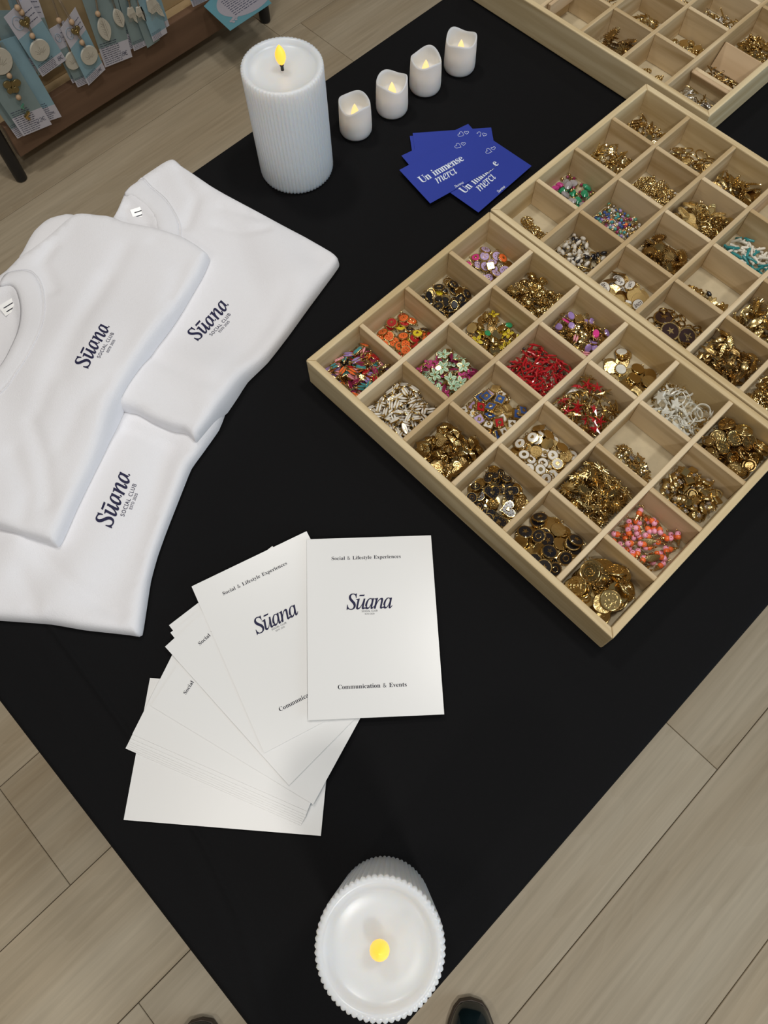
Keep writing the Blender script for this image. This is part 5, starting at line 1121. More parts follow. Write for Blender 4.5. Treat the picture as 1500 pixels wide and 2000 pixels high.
# ------------------------------------------------------------------ blue thank-you cards
def blue_card(BLc, r, z, label, full=True, hearts=True, slope=0.0):
    r = Vector((r[0], r[1], 0)).normalized(); u = Vector((-r.y, r.x, 0)); B = Vector((BLc[0], BLc[1], TZ + z))
    W_, H_ = .085, .055
    c = [B, B + r * W_, B + r * W_ + u * H_, B + u * H_]
    th = Vector((0, 0, .0003))
    o = MB().add([*c, *[p - th for p in c]], [[0, 1, 2, 3], [7, 6, 5, 4], [0, 4, 5, 1], [1, 5, 6, 2], [2, 6, 7, 3], [3, 7, 4, 0]], 'blue_card').build('thank_you_card', smooth=0)
    tag(o, label, 'card', 'blue thank-you cards')
    def put(txt, font, x, y, width, **kw):
        sp = kw.pop('space', 1.0); size = width / text_width(txt, font, sp); p = B + r * x + u * y
        lettering(kw.pop('nm', 'printed_text'), txt, font, size, 'white_print', o, p, r, u, space=sp, lift=.0002, **kw)
    if full:
        put('Un immense', 'b', .0085, .0265, .0550, space=.90, ysc=1.22)
        put('merci', 'i', .0225, .0165, .0255, space=.95, weight=.00006, ysc=1.35)
        put('Suana', 'i', .0335, .0015, .0110, space=.9, weight=.00004)
    if hearts:
        mb = MB()
        def heart(cx, cy, s, a):
            P = [(s * 16 * math.sin(t) ** 3 / 16, s * (13 * math.cos(t) - 5 * math.cos(2 * t) - 2 * math.cos(3 * t) - math.cos(4 * t)) / 16) for t in [2 * math.pi * k / 22 for k in range(22)]]
            ca, sa = math.cos(a), math.sin(a)
            mb.tube([tuple(B + r * (cx + ca * x - sa * y) + u * (cy + sa * x + ca * y) + Vector((0, 0, .00005))) for x, y in P], .00022, 'white_print', 4, True)
        heart(.0700, .0465, .0036, .5); heart(.0765, .0455, .0024, -.5)
        h = mb.build('printed_hearts'); h.parent = o
    return o
blue_card((-0.1497 + .055 * .77 + .0008, 0.2855 - .055 * .637 - .0042), (.628, .778), .0022, 'blue thank-you card showing only a thin edge below the rearmost card', False, False)
blue_card((-0.1497 + .055 * .77, 0.2855 - .055 * .637), (.637, .77), .0027, 'rearmost blue thank-you card, only its blank left corner and hearts showing', False, True)
blue_card((-0.1349 + .055 * .976, 0.2538 - .055 * .22), (.22, .976), .0034, 'blue thank-you card between the rearmost one and the fully readable one', True, True)
blue_card((-0.0245, 0.2548), (-.0376, .999), .0040, 'blue thank-you card partly covered, its text running down beside the tray', True, True)
blue_card((-0.0671, 0.2280), (.168, .985), .0047, 'fully readable blue thank-you card on top of the others', True, True)

# ------------------------------------------------------------------ low display stand with hanging pendants
SX = -1.266
def stand():
    t = empty('display_stand', (SX, .52, 0), 'low dark wooden display stand with black legs at the top left', 'display stand')
    def bx(name, a, m, bv=.002):
        mb = MB(); mb.box(a[0] - SX, a[1] - SX, a[2] - .52, a[3] - .52, a[4], a[5], m); o = mb.build(name, t, smooth=0); bevel(o, bv, 2); return o
    z0, z1 = TZ - .685, TZ - .605
    bx('front_board', (SX - .020, SX, .158, .878, z0, z1), 'dark_shelf_wood')
    bx('back_board', (SX - .40, SX - .38, .158, .878, z0, z1), 'dark_shelf_wood')
    bx('shelf', (SX - .38, SX - .02, .16, .876, z1 - .022, z1 - .002), 'pine_wood')
    bx('pine_panel', (SX - .060, SX - .045, .17, .866, z1 - .002, TZ - .30), 'pine_wood')
    bx('rail', (SX - .045, SX - .020, .17, .866, TZ - .335, TZ - .31), 'pine_wood')
    for x, y in ((SX - .010, .137), (SX - .010, .896), (SX - .39, .137), (SX - .39, .896)):
        mb = MB(); mb.lathe([(.010, 0), (.0135, .003), (.014, .012), (.014, TZ - .28), (.012, TZ - .275)], 'black_metal', 20); o = mb.build('leg', t); o.location = (x - SX, y - .52, 0)
stand()
RAIL = Vector((SX - .018, 0, TZ - .322))
def on_plane(off, *px): return [unx(x, y, SX + off) for x, y in px]
def tag_card(off, quad, label, m='tag_teal', white_foot=.12, head=.0, price=None, ptx=None, cord=None, emblem=True, lines=True):
    """hanging backing card; quad = bottom-left, bottom-right, top-right, top-left"""
    q = on_plane(off, *quad); c = sum((Vector(p) for p in q), Vector()) / 4
    BL, BR, TR, TL = q; th = Vector((.0006, 0, 0))
    def pt(u, v): return (BL * (1 - u) + BR * u) * (1 - v) + (TL * (1 - u) + TR * u) * v
    def quadf(u0, u1, v0, v1, o=0.0): return [pt(u0, v0) + Vector((o, 0, 0)), pt(u1, v0) + Vector((o, 0, 0)), pt(u1, v1) + Vector((o, 0, 0)), pt(u0, v1) + Vector((o, 0, 0))]
    mb = MB()
    def slab(mb, f, m): mb.add([*f, *[p - th * .8 for p in f]], [[0, 1, 2, 3], [7, 6, 5, 4], [0, 4, 5, 1], [1, 5, 6, 2], [2, 6, 7, 3], [3, 7, 4, 0]], m)
    slab(mb, quadf(0, 1, white_foot, 1 - head), m)
    if white_foot: slab(mb, quadf(0, 1, 0, white_foot), 'tag_white')
    if head: slab(mb, quadf(0, 1, 1 - head, 1), 'tag_white')
    o = mb.build('pendant_card', smooth=0)
    tag(o, label, 'card', 'pendant cards on the display stand')
    ex = (BR - BL); wdt = ex.length; ex.normalize(); up = (TL - BL).normalized(); nr = ex.cross(up).normalized()
    if nr.x < 0: nr = -nr
    rr = random.Random(int(off * 10000) + len(label))
    pm = MB()
    def dash(u0, u1, v, h=.006):
        f = [p + nr * .0003 for p in quadf(u0, u1, v, v + h)]; pm.add(f, [[0, 1, 2, 3]], 'tag_ink')
    if lines:
        v = .02
        while v < white_foot - .02 + (.08 if not head else .05):
            u = .06
            while u < .62:
                w_ = rr.uniform(.05, .14); dash(u, min(u + w_, .66), v, .007); u += w_ + .02
            v += .024
        if head:
            for k in range(3):
                u = .5
                while u < .9: w_ = rr.uniform(.05, .12); dash(u, min(u + w_, .93), 1 - head + .07 + k * .07, .010); u += w_ + .02
    if pm.v: p_ = pm.build('printed_text', smooth=0); p_.parent = o
    if emblem and head:
        em = MB(); ctr = pt(.27, 1 - head * .5) + nr * .0004
        em.tube([tuple(ctr + ex * (wdt * .15 * math.cos(a)) + up * (wdt * .22 * math.sin(a))) for a in [2 * math.pi * k / 16 for k in range(16)]], .0006, 'tag_emblem', 4, True)
        em.tube([tuple(ctr + ex * (wdt * .06 * math.cos(a)) + up * (wdt * .12 * math.sin(a))) for a in np.linspace(-2.2, 2.0, 9)], .0005, 'tag_emblem', 4)
        e_ = em.build('printed_emblem'); e_.parent = o
    if price:
        st = pt(*ptx); lettering('handwritten_price', price, 's', wdt * .28, 'tag_ink', o, st, ex, up, normal=nr, weight=-.00005, shear=.15, lift=.0005)
    return o, pt, ex, up, nr
def pendant(off, top, beadpx, shapepx, kind, label, size=None, second=None, second_kind=None, group='clay pendants on the display stand', cord_to=None, tail=None):
    t = empty('clay_pendant', unx(*shapepx, SX + off), label, 'pendant', group)
    def child(mb, nm, **k):
        o = mb.build(nm, **k); o.parent = t; bpy.context.view_layer.update(); o.matrix_parent_inverse = t.matrix_world.inverted(); return o
    P = unx(*shapepx, SX + off); up = (unx(*top, SX + off) - P).normalized(); nr = Vector((1, 0, 0)); ex = up.cross(nr).normalized()
    if ex.y < 0: ex = -ex
    M = Matrix(((ex.x, up.x, nr.x, P.x), (ex.y, up.y, nr.y, P.y), (ex.z, up.z, nr.z, P.z), (0, 0, 0, 1)))
    def shape(kind, s, M, mname='clay'):
        mb = MB()
        if kind == 'disc':
            mb.disc(s, -.002, .002, mname, 28, .0006, M=M)
            for k in range(7):
                a = .4 + 2.3 * k / 6; mb.box(s * .15, s * (.55 + .2 * (k % 2)), -.0004, .0004, .0018, .0022, 'clay_crease', M @ Matrix.Translation((0, -s * .35, 0)) @ Matrix.Rotation(a, 4, 'Z'))
        elif kind == 'leaf':
            mb.prism([(y * 1.0, x) for x, y in lens(s, s * .56, 10)], -.002, .002, mname, .0007, M)
            mb.box(-.0004, .0004, -s * .75, s * .75, .0018, .0023, 'clay_crease', M)
            for k in range(5):
                for sg in (1, -1): mb.box(0, s * .33, -.0003, .0003, .0018, .0023, 'clay_crease', M @ Matrix.Translation((0, -s * .5 + s * .22 * k, 0)) @ Matrix.Rotation(math.pi / 2 - sg * .75, 4, 'Z'))
        elif kind == 'heart': mb.prism(heart_pts(s), -.002, .002, mname, .0008, M); mb.torus(s * .25, .0006, 'gold', 8, 4, M @ Matrix.Translation((0, s * .1, .0022)))
        elif kind == 'butterfly':
            for sg in (1, -1):
                mb.prism([(sg * (x * .9 + .55 * s), y + .25 * s) for x, y in [(s * .55 * math.cos(a), s * .42 * math.sin(a)) for a in [2 * math.pi * k / 12 * sg for k in range(12)]]], -.0018, .0018, mname, .0006, M)
                mb.prism([(sg * (x * .9 + .38 * s), y - .45 * s) for x, y in [(s * .36 * math.cos(a), s * .36 * math.sin(a)) for a in [2 * math.pi * k / 12 * sg for k in range(12)]]], -.0018, .0018, mname, .0006, M)
            mb.box(-s * .12, s * .12, -s * .7, s * .55, -.002, .0024, mname, M)
        elif kind == 'feather':
            P_ = [(-s * .25, s), (s * .35, s * .9), (s * .5, s * .2), (s * .42, -s * .9), (s * .15, -s * .55), (-.0, -s * .1), (-s * .35, -s * .05), (-s * .5, s * .3)]
            mb.prism(P_[::-1], -.002, .002, mname, .0006, M)
            for k in range(9): mb.box(-.0003, .0003, -s * .7, s * .1, .0018, .0023, 'clay_crease', M @ Matrix.Translation((-s * .3 + s * .085 * k, s * .25, 0)) @ Matrix.Rotation(.12 * (k - 4), 4, 'Z'))
        elif kind == 'nugget':
            for k in range(6): mb.ball(s * .42, mname, (s * .35 * math.cos(k * 1.1), s * (.7 - .28 * k), 0), 6, 4, M=M)
        return mb
    names = {'disc': 'clay_disc', 'leaf': 'clay_leaf', 'feather': 'clay_wing', 'heart': 'metal_heart', 'butterfly': 'metal_butterfly', 'nugget': 'gold_drop'}
    child(shape(kind, size or .02, M), names[kind])
    for b in beadpx:
        q = unx(*b, SX + off + .001); child(MB().ball(.0058, 'wooden_bead', tuple(q), 12, 8), 'wooden_bead')
    if second:
        for (sp, kd, sz, mn) in second:
            Q = unx(*sp, SX + off + .001); M2 = M.copy(); M2.translation = Q; child(shape(kd, sz, M2, mn), names[kd])
    cp = unx(*cord_to, SX + off) if cord_to else None
    hook = Vector((SX - .018, (cp or P).y + 0.0, TZ - .322))
    pts = [tuple(P + up * (size or .02) * .8)] + [tuple(unx(*b, SX + off)) for b in beadpx[:1]] + ([tuple(cp)] if cp else []) + [tuple(hook)]
    child(MB().tube(pts, .0012, 'cord', 6), 'cord'); child(MB().tube([(p[0] - .003, p[1] + .004, p[2]) for p in pts], .0010, 'cord', 6), 'cord')
    return t
tag_card(.006, [(60, 128), (100, 118), (60, -20), (8, -20)], 'dull pendant card behind the front left heart card', 'tag_grey_teal', .1, 0, emblem=False)
tag_card(.004, [(20, 140), (72, 140), (40, 20), (-15, 20)], 'grey pendant card half hidden at the left picture edge', 'tag_grey_teal', .1, 0, emblem=False)
tag_card(.012, [(75, 148), (120, 128), (72, -10), (30, -10)], 'white headed pendant card behind the round clay pendant', 'tag_grey_teal', .0, .3)
o_ = tag_card(.020, [(83, 150), (129.5, 117), (53, -8), (7.5, 34)], 'pale blue pendant card with heart and round clay disc, priced 8 euros', 'tag_teal', .14, .36, '8~', (.74, .05))
tag_card(.006, [(142, 163), (170, 150), (120, 55), (92, 62)], 'grey pendant card directly behind the middle heart card', 'tag_grey_teal', .08, .0, emblem=False)
tag_card(.012, [(152, 171), (182, 158), (125, 40), (95, 58)], 'grey headed pendant card with a brown clay disc', 'tag_grey_teal', .12, .34)
tag_card(.024, [(173, 167), (206, 135.5), (147, 14), (118, 56)], 'bright blue narrow pendant card with heart and oval clay disc, priced 8 euros', 'tag_teal', .12, .34, '8~', (.64, .04))
tag_card(.010, [(215, 118), (283, 82), (245, -40), (165, -30)], 'grey card with printed text behind the leaf pendant card', 'tag_grey_teal', .24, 0)
tag_card(.016, [(205.5, 132), (258.5, 111), (215, -60), (145, -45)], 'large grey teal card with clay leaf pendant, priced 8 euros', 'tag_grey_teal', .22, 0, '8~', (.66, .05))
tag_card(.014, [(262, 100), (292, 86), (262, -20), (225, -20)], 'grey card edge between leaf pendant and winged pendant', 'tag_grey_teal', .1, 0, emblem=False)
tag_card(.020, [(288, 94), (312, 78), (272, -30), (245, -20)], 'narrow grey blue card left of the winged clay pendant', 'tag_grey_teal', .0, 0, emblem=False, lines=False)
tag_card(.026, [(300, 82), (327, 64), (300, -25), (265, -10)], 'bright blue card behind the white winged clay pendant', 'tag_teal', .12, 0)
tag_card(.016, [(315, 60), (331, 50), (312, -10), (290, 0)], 'white footed small card right of the winged clay pendant', 'tag_teal', .2, 0, emblem=False)
tag_card(.010, [(377, 14), (414, -4), (400, -40), (362, -25)], 'small white blue card above the pine panel near the flyer', 'tag_teal', .3, 0)
tag_card(.010, [(85, 240), (120.5, 228), (30, 70), (-30, 90)], 'bright blue long card priced 28 euros beneath the butterfly card', 'tag_teal', .17, 0, '28~', (.50, .07))
tag_card(.006, [(34.5, 271), (60, 258), (-20, 110), (-60, 140)], 'grey card at the far left edge below the butterfly card', 'tag_grey_teal', .15, 0)
tag_card(.018, [(46, 266), (101.5, 243), (5, 82), (-65, 105)], 'grey teal long card with butterfly pendant, priced 22 euros', 'tag_grey_teal', .23, 0, '22~', (.60, .08))
pendant(.026, (60, 60), [(63, 70), (42, 24), (34, 15)], (78, 98), 'disc', 'round clay disc pendant with gold heart on pale blue card', .0215, [((50, 45), 'heart', .0115, 'antique_gold')], cord_to=(30, -5))
pendant(.031, (163, 85), [(160, 83), (140, 43)], (174.5, 108), 'disc', 'oval clay disc pendant with gold heart on bright blue card', .0200, [((149, 61), 'heart', .0105, 'antique_gold')], cord_to=(118, 5))
pendant(.022, (190, 20), [(191, 27)], (204, 57), 'leaf', 'veined clay leaf pendant on large grey teal card', .0265, None, cord_to=(186, -5))
pendant(.024, (-5, 90), [(18, 148), (36, 190)], (0, 120), 'disc', 'clay disc pendant with butterfly at the left picture edge', .0260, [((24, 168), 'butterfly', .0185, 'antique_gold'), ((44, 208), 'nugget', .0060, 'green_glass'), ((53, 226), 'nugget', .0095, 'gold')], cord_to=(-20, 40))
pendant(.032, (292, 0), [(290, -8)], (303, 20), 'feather', 'white winged clay pendant on bright blue card', .0300, None, cord_to=(288, -20))
pendant(.016, (130, 85), [(115, 40)], (143, 118), 'disc', 'brown clay disc pendant half hidden behind the bright blue card', .0190, None, cord_to=(100, -5))
pendant(.020, (225, 20), [(215, -10)], (232, 35), 'leaf', 'pale clay petal pendant behind the leaf pendant', .0220, None, cord_to=(210, -15))
pendant(.022, (252, 10), [(250, -5)], (258, 32), 'feather', 'grey brown clay pendant left of the winged one', .0200, None, cord_to=(244, -15))
pendant(.024, (268, 8), [(268, -8)], (275, 30), 'feather', 'grey clay pendant directly beside the winged one', .0200, None, cord_to=(262, -15))
# teal flyer lying on the stand, its corner over the edge
zf = -.598
q = [un(x, y, zf) for x, y in ((398, 12), (449.5, 60), (530.5, 6), (470, -62))]
mb = MB(); dz = Vector((0, 0, .0006)); mb.add([*q, *[p - dz for p in q]], [[0, 1, 2, 3], [7, 6, 5, 4], [0, 4, 5, 1], [1, 5, 6, 2], [2, 6, 7, 3], [3, 7, 4, 0]], 'flyer_teal')
fl = mb.build('flyer', smooth=0); tag(fl, 'teal flyer with white round text area sticking out beside the right leg', 'flyer')
c1, c2 = (q[0] + q[1]) / 2, (q[2] + q[3]) / 2; ce = q[0] * .1 + q[1] * .18 + q[2] * .45 + q[3] * .27
ux = (q[2] - q[1]); uy = (q[0] - q[1])
P = []
for k in range(40):
    a = 2 * math.pi * k / 40; u_ = .72 + .60 * math.cos(a); v_ = .58 + .50 * math.sin(a)
    u_ = min(max(u_, 0.0), 1.0); v_ = min(max(v_, 0.0), 1.0); p = q[1] + ux * u_ + uy * v_ + Vector((0, 0, .0003)); P.append(p)
w = MB(); w.add(P, [list(range(40))], 'flyer_white'); rr = random.Random(9)
for k in range(9):
    v_ = .28 + k * .065; u_ = .30 + .0 * k
    while u_ < .9:
        L_ = rr.uniform(.03, .09); f = [q[1] + ux * a + uy * b + Vector((0, 0, .0006)) for a, b in ((u_, v_), (min(u_ + L_, .95), v_), (min(u_ + L_, .95), v_ + .018), (u_, v_ + .018))]; w.add(f, [[0, 1, 2, 3]], 'tag_ink'); u_ += L_ + .02
for a, b in ((.20, .22), (.25, .17), (.18, .15), (.24, .24), (.15, .2), (.29, .22)):
    c = q[1] + ux * a + uy * b + Vector((0, 0, .0006)); w.ball(.004, 'flyer_white', tuple(c), 6, 4, .1)
wo = w.build('printed_text_area', smooth=0); wo.parent = fl

# ------------------------------------------------------------------ shoes of the person taking the picture
def shoe(tip, direction, label, mirror=1):
    """a dark glossy leather shoe; tip = toe end on the floor, direction = from toe to heel"""
    d = Vector((direction[0], direction[1], 0)).normalized(); s_ = Vector((-d.y, d.x, 0)); L = .285
    t = empty('shoe', (tip[0], tip[1], 0), label, 'shoe', 'dark leather shoes', math.atan2(d.y, d.x))
    def outline(off, z, x_in=0):
        P = []
        for k in range(28):
            a = 2 * math.pi * k / 28; x = L / 2 - L / 2 * math.cos(a)
            wd = .044 * (1 - .18 * math.sin(math.pi * x / L) ** 4 + .06 * math.cos(2 * math.pi * (x / L - .28))) * (abs(math.sin(a)) ** .62)
            y = wd * (1 if math.sin(a) >= 0 else -1) + mirror * .004 * math.sin(math.pi * x / L)
            P.append((x + (x_in + off) * math.cos(a) if off == 0 else L / 2 + (x - L / 2) * (1 - 2 * off / L), y * (1 - off / .044), z))
        return P
    sole = MB(); sole.loft([outline(.002, 0), outline(0, .003), outline(0, .014), outline(.0015, .016)], 'shoe_sole'); sole.build('sole', t)
    up = MB(); rings = []
    prof = [(0, .0), (.05, .030), (.12, .038), (.22, .046), (.34, .058), (.46, .078), (.6, .092), (.75, .098), (.9, .096), (1.0, .060)]
    n = 14
    hs = lambda x: np.interp(x / L, [p[0] for p in prof], [p[1] for p in prof])
    V = []; F = []; m = 30; q_ = 12
    for i in range(m + 1):
        a = math.pi * i / m; x = L / 2 - (L / 2 - .003) * math.cos(a); wd = max(.0008, .0415 * (1 - .18 * math.sin(math.pi * x / L) ** 4 + .06 * math.cos(2 * math.pi * (x / L - .28))) * (math.sin(a) ** .62))
        h = .014 + hs(x) * (math.sin(a) ** .45 if x < L / 2 else max(math.sin(a), .0) ** .3)
        for j in range(q_ + 1):
            b = math.pi * j / q_; V.append((x, -wd * math.cos(b) + mirror * .004 * math.sin(math.pi * x / L), .013 + (h - .013) * math.sin(b) ** .8))
    for i in range(m):
        for j in range(q_): k = i * (q_ + 1) + j; F.append([k, k + 1, k + q_ + 2, k + q_ + 1])
    up.add(V, F, 'shoe_leather'); up.build('upper', t, smooth=2.0)
    seam = MB(); seam.tube([V[9 * (q_ + 1) + j] for j in range(1, q_)], .0009, 'shoe_sole', 5); seam.build('toe_seam', t)
    for k in range(4):
        i = 13 + k * 2; pts = [Vector(V[i * (q_ + 1) + j]) + Vector((0, 0, .0012)) for j in range(4, 9)]
        MB().tube([tuple(p) for p in pts], .0018, 'black_plastic', 6).build('lace', t)
shoe((.590, -.3065), (.66, -.75), 'dark glossy shoe tip on the floor beside the near pillar candle', 1)
shoe((.3245, -.6175), (.75, -.66), 'dark shoe tip on the floor left of the table corner', -1)

def I(name, key, fn, kw, n, lab, wp=True): return (name, key, fn, kw, n, lab, wp)
def nav(col, mname, n, where): return I('navette_charm', 'navette_' + col, navette, dict(e=mname), n, f'{col} enamel navette charm {where}', False)
A_, B_, C_ = TRAY_A, TRAY_B, TRAY_C
# ---- near tray (24 compartments)
w_ = 'in the left corner compartment of the near tray'
g_ = 'multicoloured navette charms'
fill(A_, 1, 1, 0, [nav('purple', 'enamel_purple', 16, w_), nav('teal', 'enamel_teal', 13, w_), nav('pink', 'enamel_pink', 13, w_), nav('orange', 'enamel_orange', 9, w_), nav('wine red', 'enamel_wine', 11, w_), nav('black', 'enamel_black', 10, w_), nav('red', 'enamel_red', 6, w_),
    I('navette_charm', 'navette_gold', navette, dict(e='gold'), 14, 'all gold navette charm ' + w_, False)], '', g_, tilt=.32)
fill(A_, 2, 1, 0, [nav('white', 'enamel_white', 88, 'in a front edge compartment of the near tray')], '', 'white navette charms', tilt=.28)
fill(A_, 3, 1, 0, [I('heart_charm', 'heart_ridged', ridged_heart, {}, 34, 'gold heart charm with raised ridges beside the white navettes'), I('heart_charm', 'heart_dark', ridged_heart, dict(g='gold_bright', r=.0055), 10, 'small bright gold ridged heart charm beside the white navettes')], '', 'gold ridged heart charms', tilt=.28)
fill(A_, 4, 1, 0, [I('heart_charm', 'heart_black', black_heart, {}, 9, 'black enamel heart charm with gold dots and gold rim'), I('button_charm', 'small_black_face', button, dict(e='enamel_black', r=.0050, motif='face', beads=False), 8, 'small round black charm among the black heart charms'),
    I('disc_charm', 'plain_disc_6', plain_disc, dict(r=.0062), 3, 'plain gold disc among the black heart charms'), I('medallion_charm', 'medal_small', medallion, dict(r=.0052, style=2), 8, 'knobbly gold charm among the black heart charms')], '', 'black heart compartment charms', tilt=.12)
fill(A_, 5, 1, 0, [I('disc_charm', 'plain_disc_6b', plain_disc, dict(r=.0064, g='gold'), 14, 'plain gold disc among the black star discs'), I('star_disc_charm', 'disc_black_star', button, dict(e='enamel_black', r=.0068, motif='star', beads=False), 10, 'round black enamel disc with a gold star'),
    I('star_disc_charm', 'disc_black_moon', button, dict(e='enamel_black', r=.0062, motif='moon', beads=True), 4, 'round black enamel disc with a gold moon ring'), I('medallion_charm', 'medal_s1', medallion, dict(r=.006, style=1, g='gold'), 4, 'engraved gold disc among the black star discs')], '', 'black star disc compartment charms', tilt=.14)
fill(A_, 6, 1, 0, [I('medallion_charm', 'coin_relief', medallion, dict(r=.0088, style=2), 16, 'large gold coin charm with raised relief in the corner nearest the viewer'), I('medallion_charm', 'coin_ring', medallion, dict(r=.0084, style=0), 10, 'large gold coin charm with rings in the corner nearest the viewer'),
    I('disc_charm', 'coin_plain', plain_disc, dict(r=.0088, t=.0014, g='gold'), 4, 'large smooth gold disc in the corner nearest the viewer')], '', 'gold coin charms in the front corner', tilt=.24)
fill(A_, 1, 2, 0, [I('button_charm', 'button_orange', button, dict(e='enamel_orange', motif='dots'), 12, 'orange enamel button charm with beaded gold rim beside red ones'), I('button_charm', 'button_yellow', button, dict(e='enamel_yellow', motif='heart'), 4, 'yellow enamel button charm among orange ones'),
    I('button_charm', 'button_red', button, dict(e='enamel_red', motif='star'), 7, 'red enamel button charm among orange ones'), I('tile_charm', 'tile_red', tile, dict(e='enamel_red', r=.004), 3, 'red square tile charm among orange buttons'), I('button_charm', 'button_black_s', button, dict(e='enamel_black', r=.0042, motif='dots'), 5, 'small black button charm among orange ones')], '', 'orange and red button charms')
fill(A_, 2, 2, 0, [I('flower_charm', 'flower_mint', flower, {}, 18, 'mint green and white enamel flower charm'), I('flower_charm', 'flower_magenta', flower, dict(c='enamel_magenta', r=.006), 7, 'magenta enamel flower charm beside mint green ones'),
    I('leaf_charm', 'leaf_wine', leaf, dict(g='enamel_wine', L=.006, Wd=.002), 10, 'thin wine red leaf charm beside the flower charms', False), I('leaf_charm', 'leaf_gold_s', leaf, dict(L=.0055, Wd=.0018), 16, 'thin gold leaf charm beside the mint flower charms', False)], '', 'flower compartment charms', tilt=.25)
fill(A_, 3, 2, 0, [I('tile_charm', 'tile_white', tile, dict(e='enamel_white'), 6, 'square gold charm with white enamel face'), I('tile_charm', 'tile_blue', tile, dict(e='enamel_blue'), 6, 'square gold charm with blue enamel face'), I('tile_charm', 'tile_lilac', tile, dict(e='enamel_lilac'), 3, 'square gold charm with lilac enamel face'),
    I('tile_charm', 'tile_red4', tile, dict(e='enamel_red'), 4, 'square gold charm with red enamel face beside white and blue ones'), I('nugget_charm', 'nugget', nugget, {}, 9, 'square rough gold nugget charm beside the enamel tiles', False)], '', 'square tile charms', tilt=.22)
fill(A_, 4, 2, 0, [I('button_charm', 'white_hole', button, dict(e='enamel_white', r=.0054, motif='hole', beads=False), 12, 'round white enamel charm with gold centre'), I('button_charm', 'white_heart', button, dict(e='enamel_white', r=.0054, motif='heart', beads=False), 6, 'round white enamel charm with gold heart'),
    I('disc_charm', 'disc_56', plain_disc, dict(r=.0056, g='gold'), 14, 'plain gold disc among round white charms'), I('medallion_charm', 'medal_rough', medallion, dict(r=.0056, style=2, g='gold_rough'), 4, 'rough gold disc among round white charms')], '', 'white and gold disc charms', tilt=.14)
fill(A_, 5, 2, 0, [I('sun_charm', 'wire_sun', wire_sun, {}, 34, 'gold wire sun charm in a full compartment of gold suns', False), I('sun_charm', 'sunburst_7', sunburst, dict(r=.0078), 20, 'flat gold sunburst charm in a full compartment of gold suns', False), I('leaf_charm', 'leaf_g7', leaf, dict(L=.007, Wd=.0016), 24, 'slim gold leaf charm among gold suns', False)], '', 'gold sun charms', tilt=.4)
fill(A_, 6, 2, 0, [I('ice_cream_charm', 'ice_cone', ice_cone, {}, 31, 'gold cone charm with orange and pink scoops'), I('leaf_charm', 'leaf_dark', leaf, dict(L=.008, Wd=.003, g='antique_gold'), 3, 'flat dull gold tail charm under the pink cone charms', False)], '', 'pink and orange cone charms', tilt=.16)
fill(A_, 1, 3, 0, [I('button_charm', 'black_oval', button, dict(e='enamel_black', r=.0056, motif='star'), 8, 'round black enamel button charm with beaded gold rim'), I('hoop_charm', 'hoop_black', hoop, dict(R=.0055, sy=.75), 5, 'oval gold hoop charm among black buttons', False),
    I('disc_charm', 'disc_gold_dark', plain_disc, dict(r=.006, g='gold_dark'), 5, 'plain dark gold disc among black buttons'), I('button_charm', 'btn_yellow_s', button, dict(e='enamel_yellow', r=.004, motif='dots'), 3, 'small yellow button charm among black ones'), I('cushion_charm', 'cush_black', cushion, dict(m='enamel_black', r=.0038), 9, 'oval black cushion charm among black buttons', False)], '', 'black button charms', tilt=.2)
fill(A_, 2, 3, 0, [I('heart_charm', 'heart_gold', ridged_heart, dict(r=.0055, g='gold_bright'), 10, 'smooth gold heart charm beside yellow and green ones'), I('disc_charm', 'disc_5', plain_disc, dict(r=.005), 8, 'small gold disc beside yellow and green charms'), I('flower_charm', 'flower_yellow', flower, dict(c='enamel_yellow', r=.006, pet=4), 7, 'yellow enamel butterfly shaped charm'),
    I('gem_charm', 'cush_green', cushion, dict(m='enamel_green', r=.0036), 5, 'small green enamel charm beside yellow ones', False), I('ball_charm', 'balls', scatter_balls, {}, 6, 'round gold ball charm beside yellow and green charms', False)], '', 'yellow and gold charms', tilt=.2)
fill(A_, 3, 3, 0, [I('coral_charm', 'coral_red', coral, {}, 95, 'small bright red branch charm with gold ends', False), I('bead_charm', 'bead_black_s', bead, dict(m='enamel_black', r=.0013, caps=False), 14, 'tiny black bead among the red branch charms', False)], '', 'red branch charms', tilt=.35)
fill(A_, 4, 3, 0, [I('starfish_charm', 'starfish_gold', starfish, {}, 34, 'gold starfish charm in the full compartment of starfish', False), I('starfish_charm', 'starfish_red', starfish, dict(m='enamel_red', r=.0066), 12, 'red starfish charm among gold ones', False), I('leaf_charm', 'twig_g', twig, {}, 22, 'slim gold twig charm among starfish', False), I('starfish_charm', 'starfish_white', starfish, dict(m='enamel_white', r=.006), 2, 'white starfish charm among gold ones', False)], '', 'starfish charms', tilt=.45)
fill(A_, 5, 3, 0, [I('turtle_charm', 'turtle_silver', turtle, {}, 4, 'silver turtle charm with pierced shell', False), I('turtle_charm', 'turtle_gold', turtle, dict(m='gold_bright'), 14, 'gold turtle charm with pierced shell', False)], '', 'turtle charms', area_=(.15, 1, 0, .62), tilt=.12)
fill(A_, 6, 3, 0, [I('eye_charm', 'eye_drop', eye_drop, {}, 20, 'gold drop charm set with a clear crystal'), I('hoop_charm', 'hoop_o', hoop, dict(R=.005, sy=.8), 8, 'oval gold link charm among crystal drops', False), I('nugget_charm', 'nug2', nugget, dict(r=.0038, g='gold'), 12, 'square gold charm among crystal drops', False), I('twig_charm', 'twig2', twig, dict(L=.006), 10, 'slim gold twig charm among crystal drops', False)], '', 'crystal drop charms', tilt=.3)
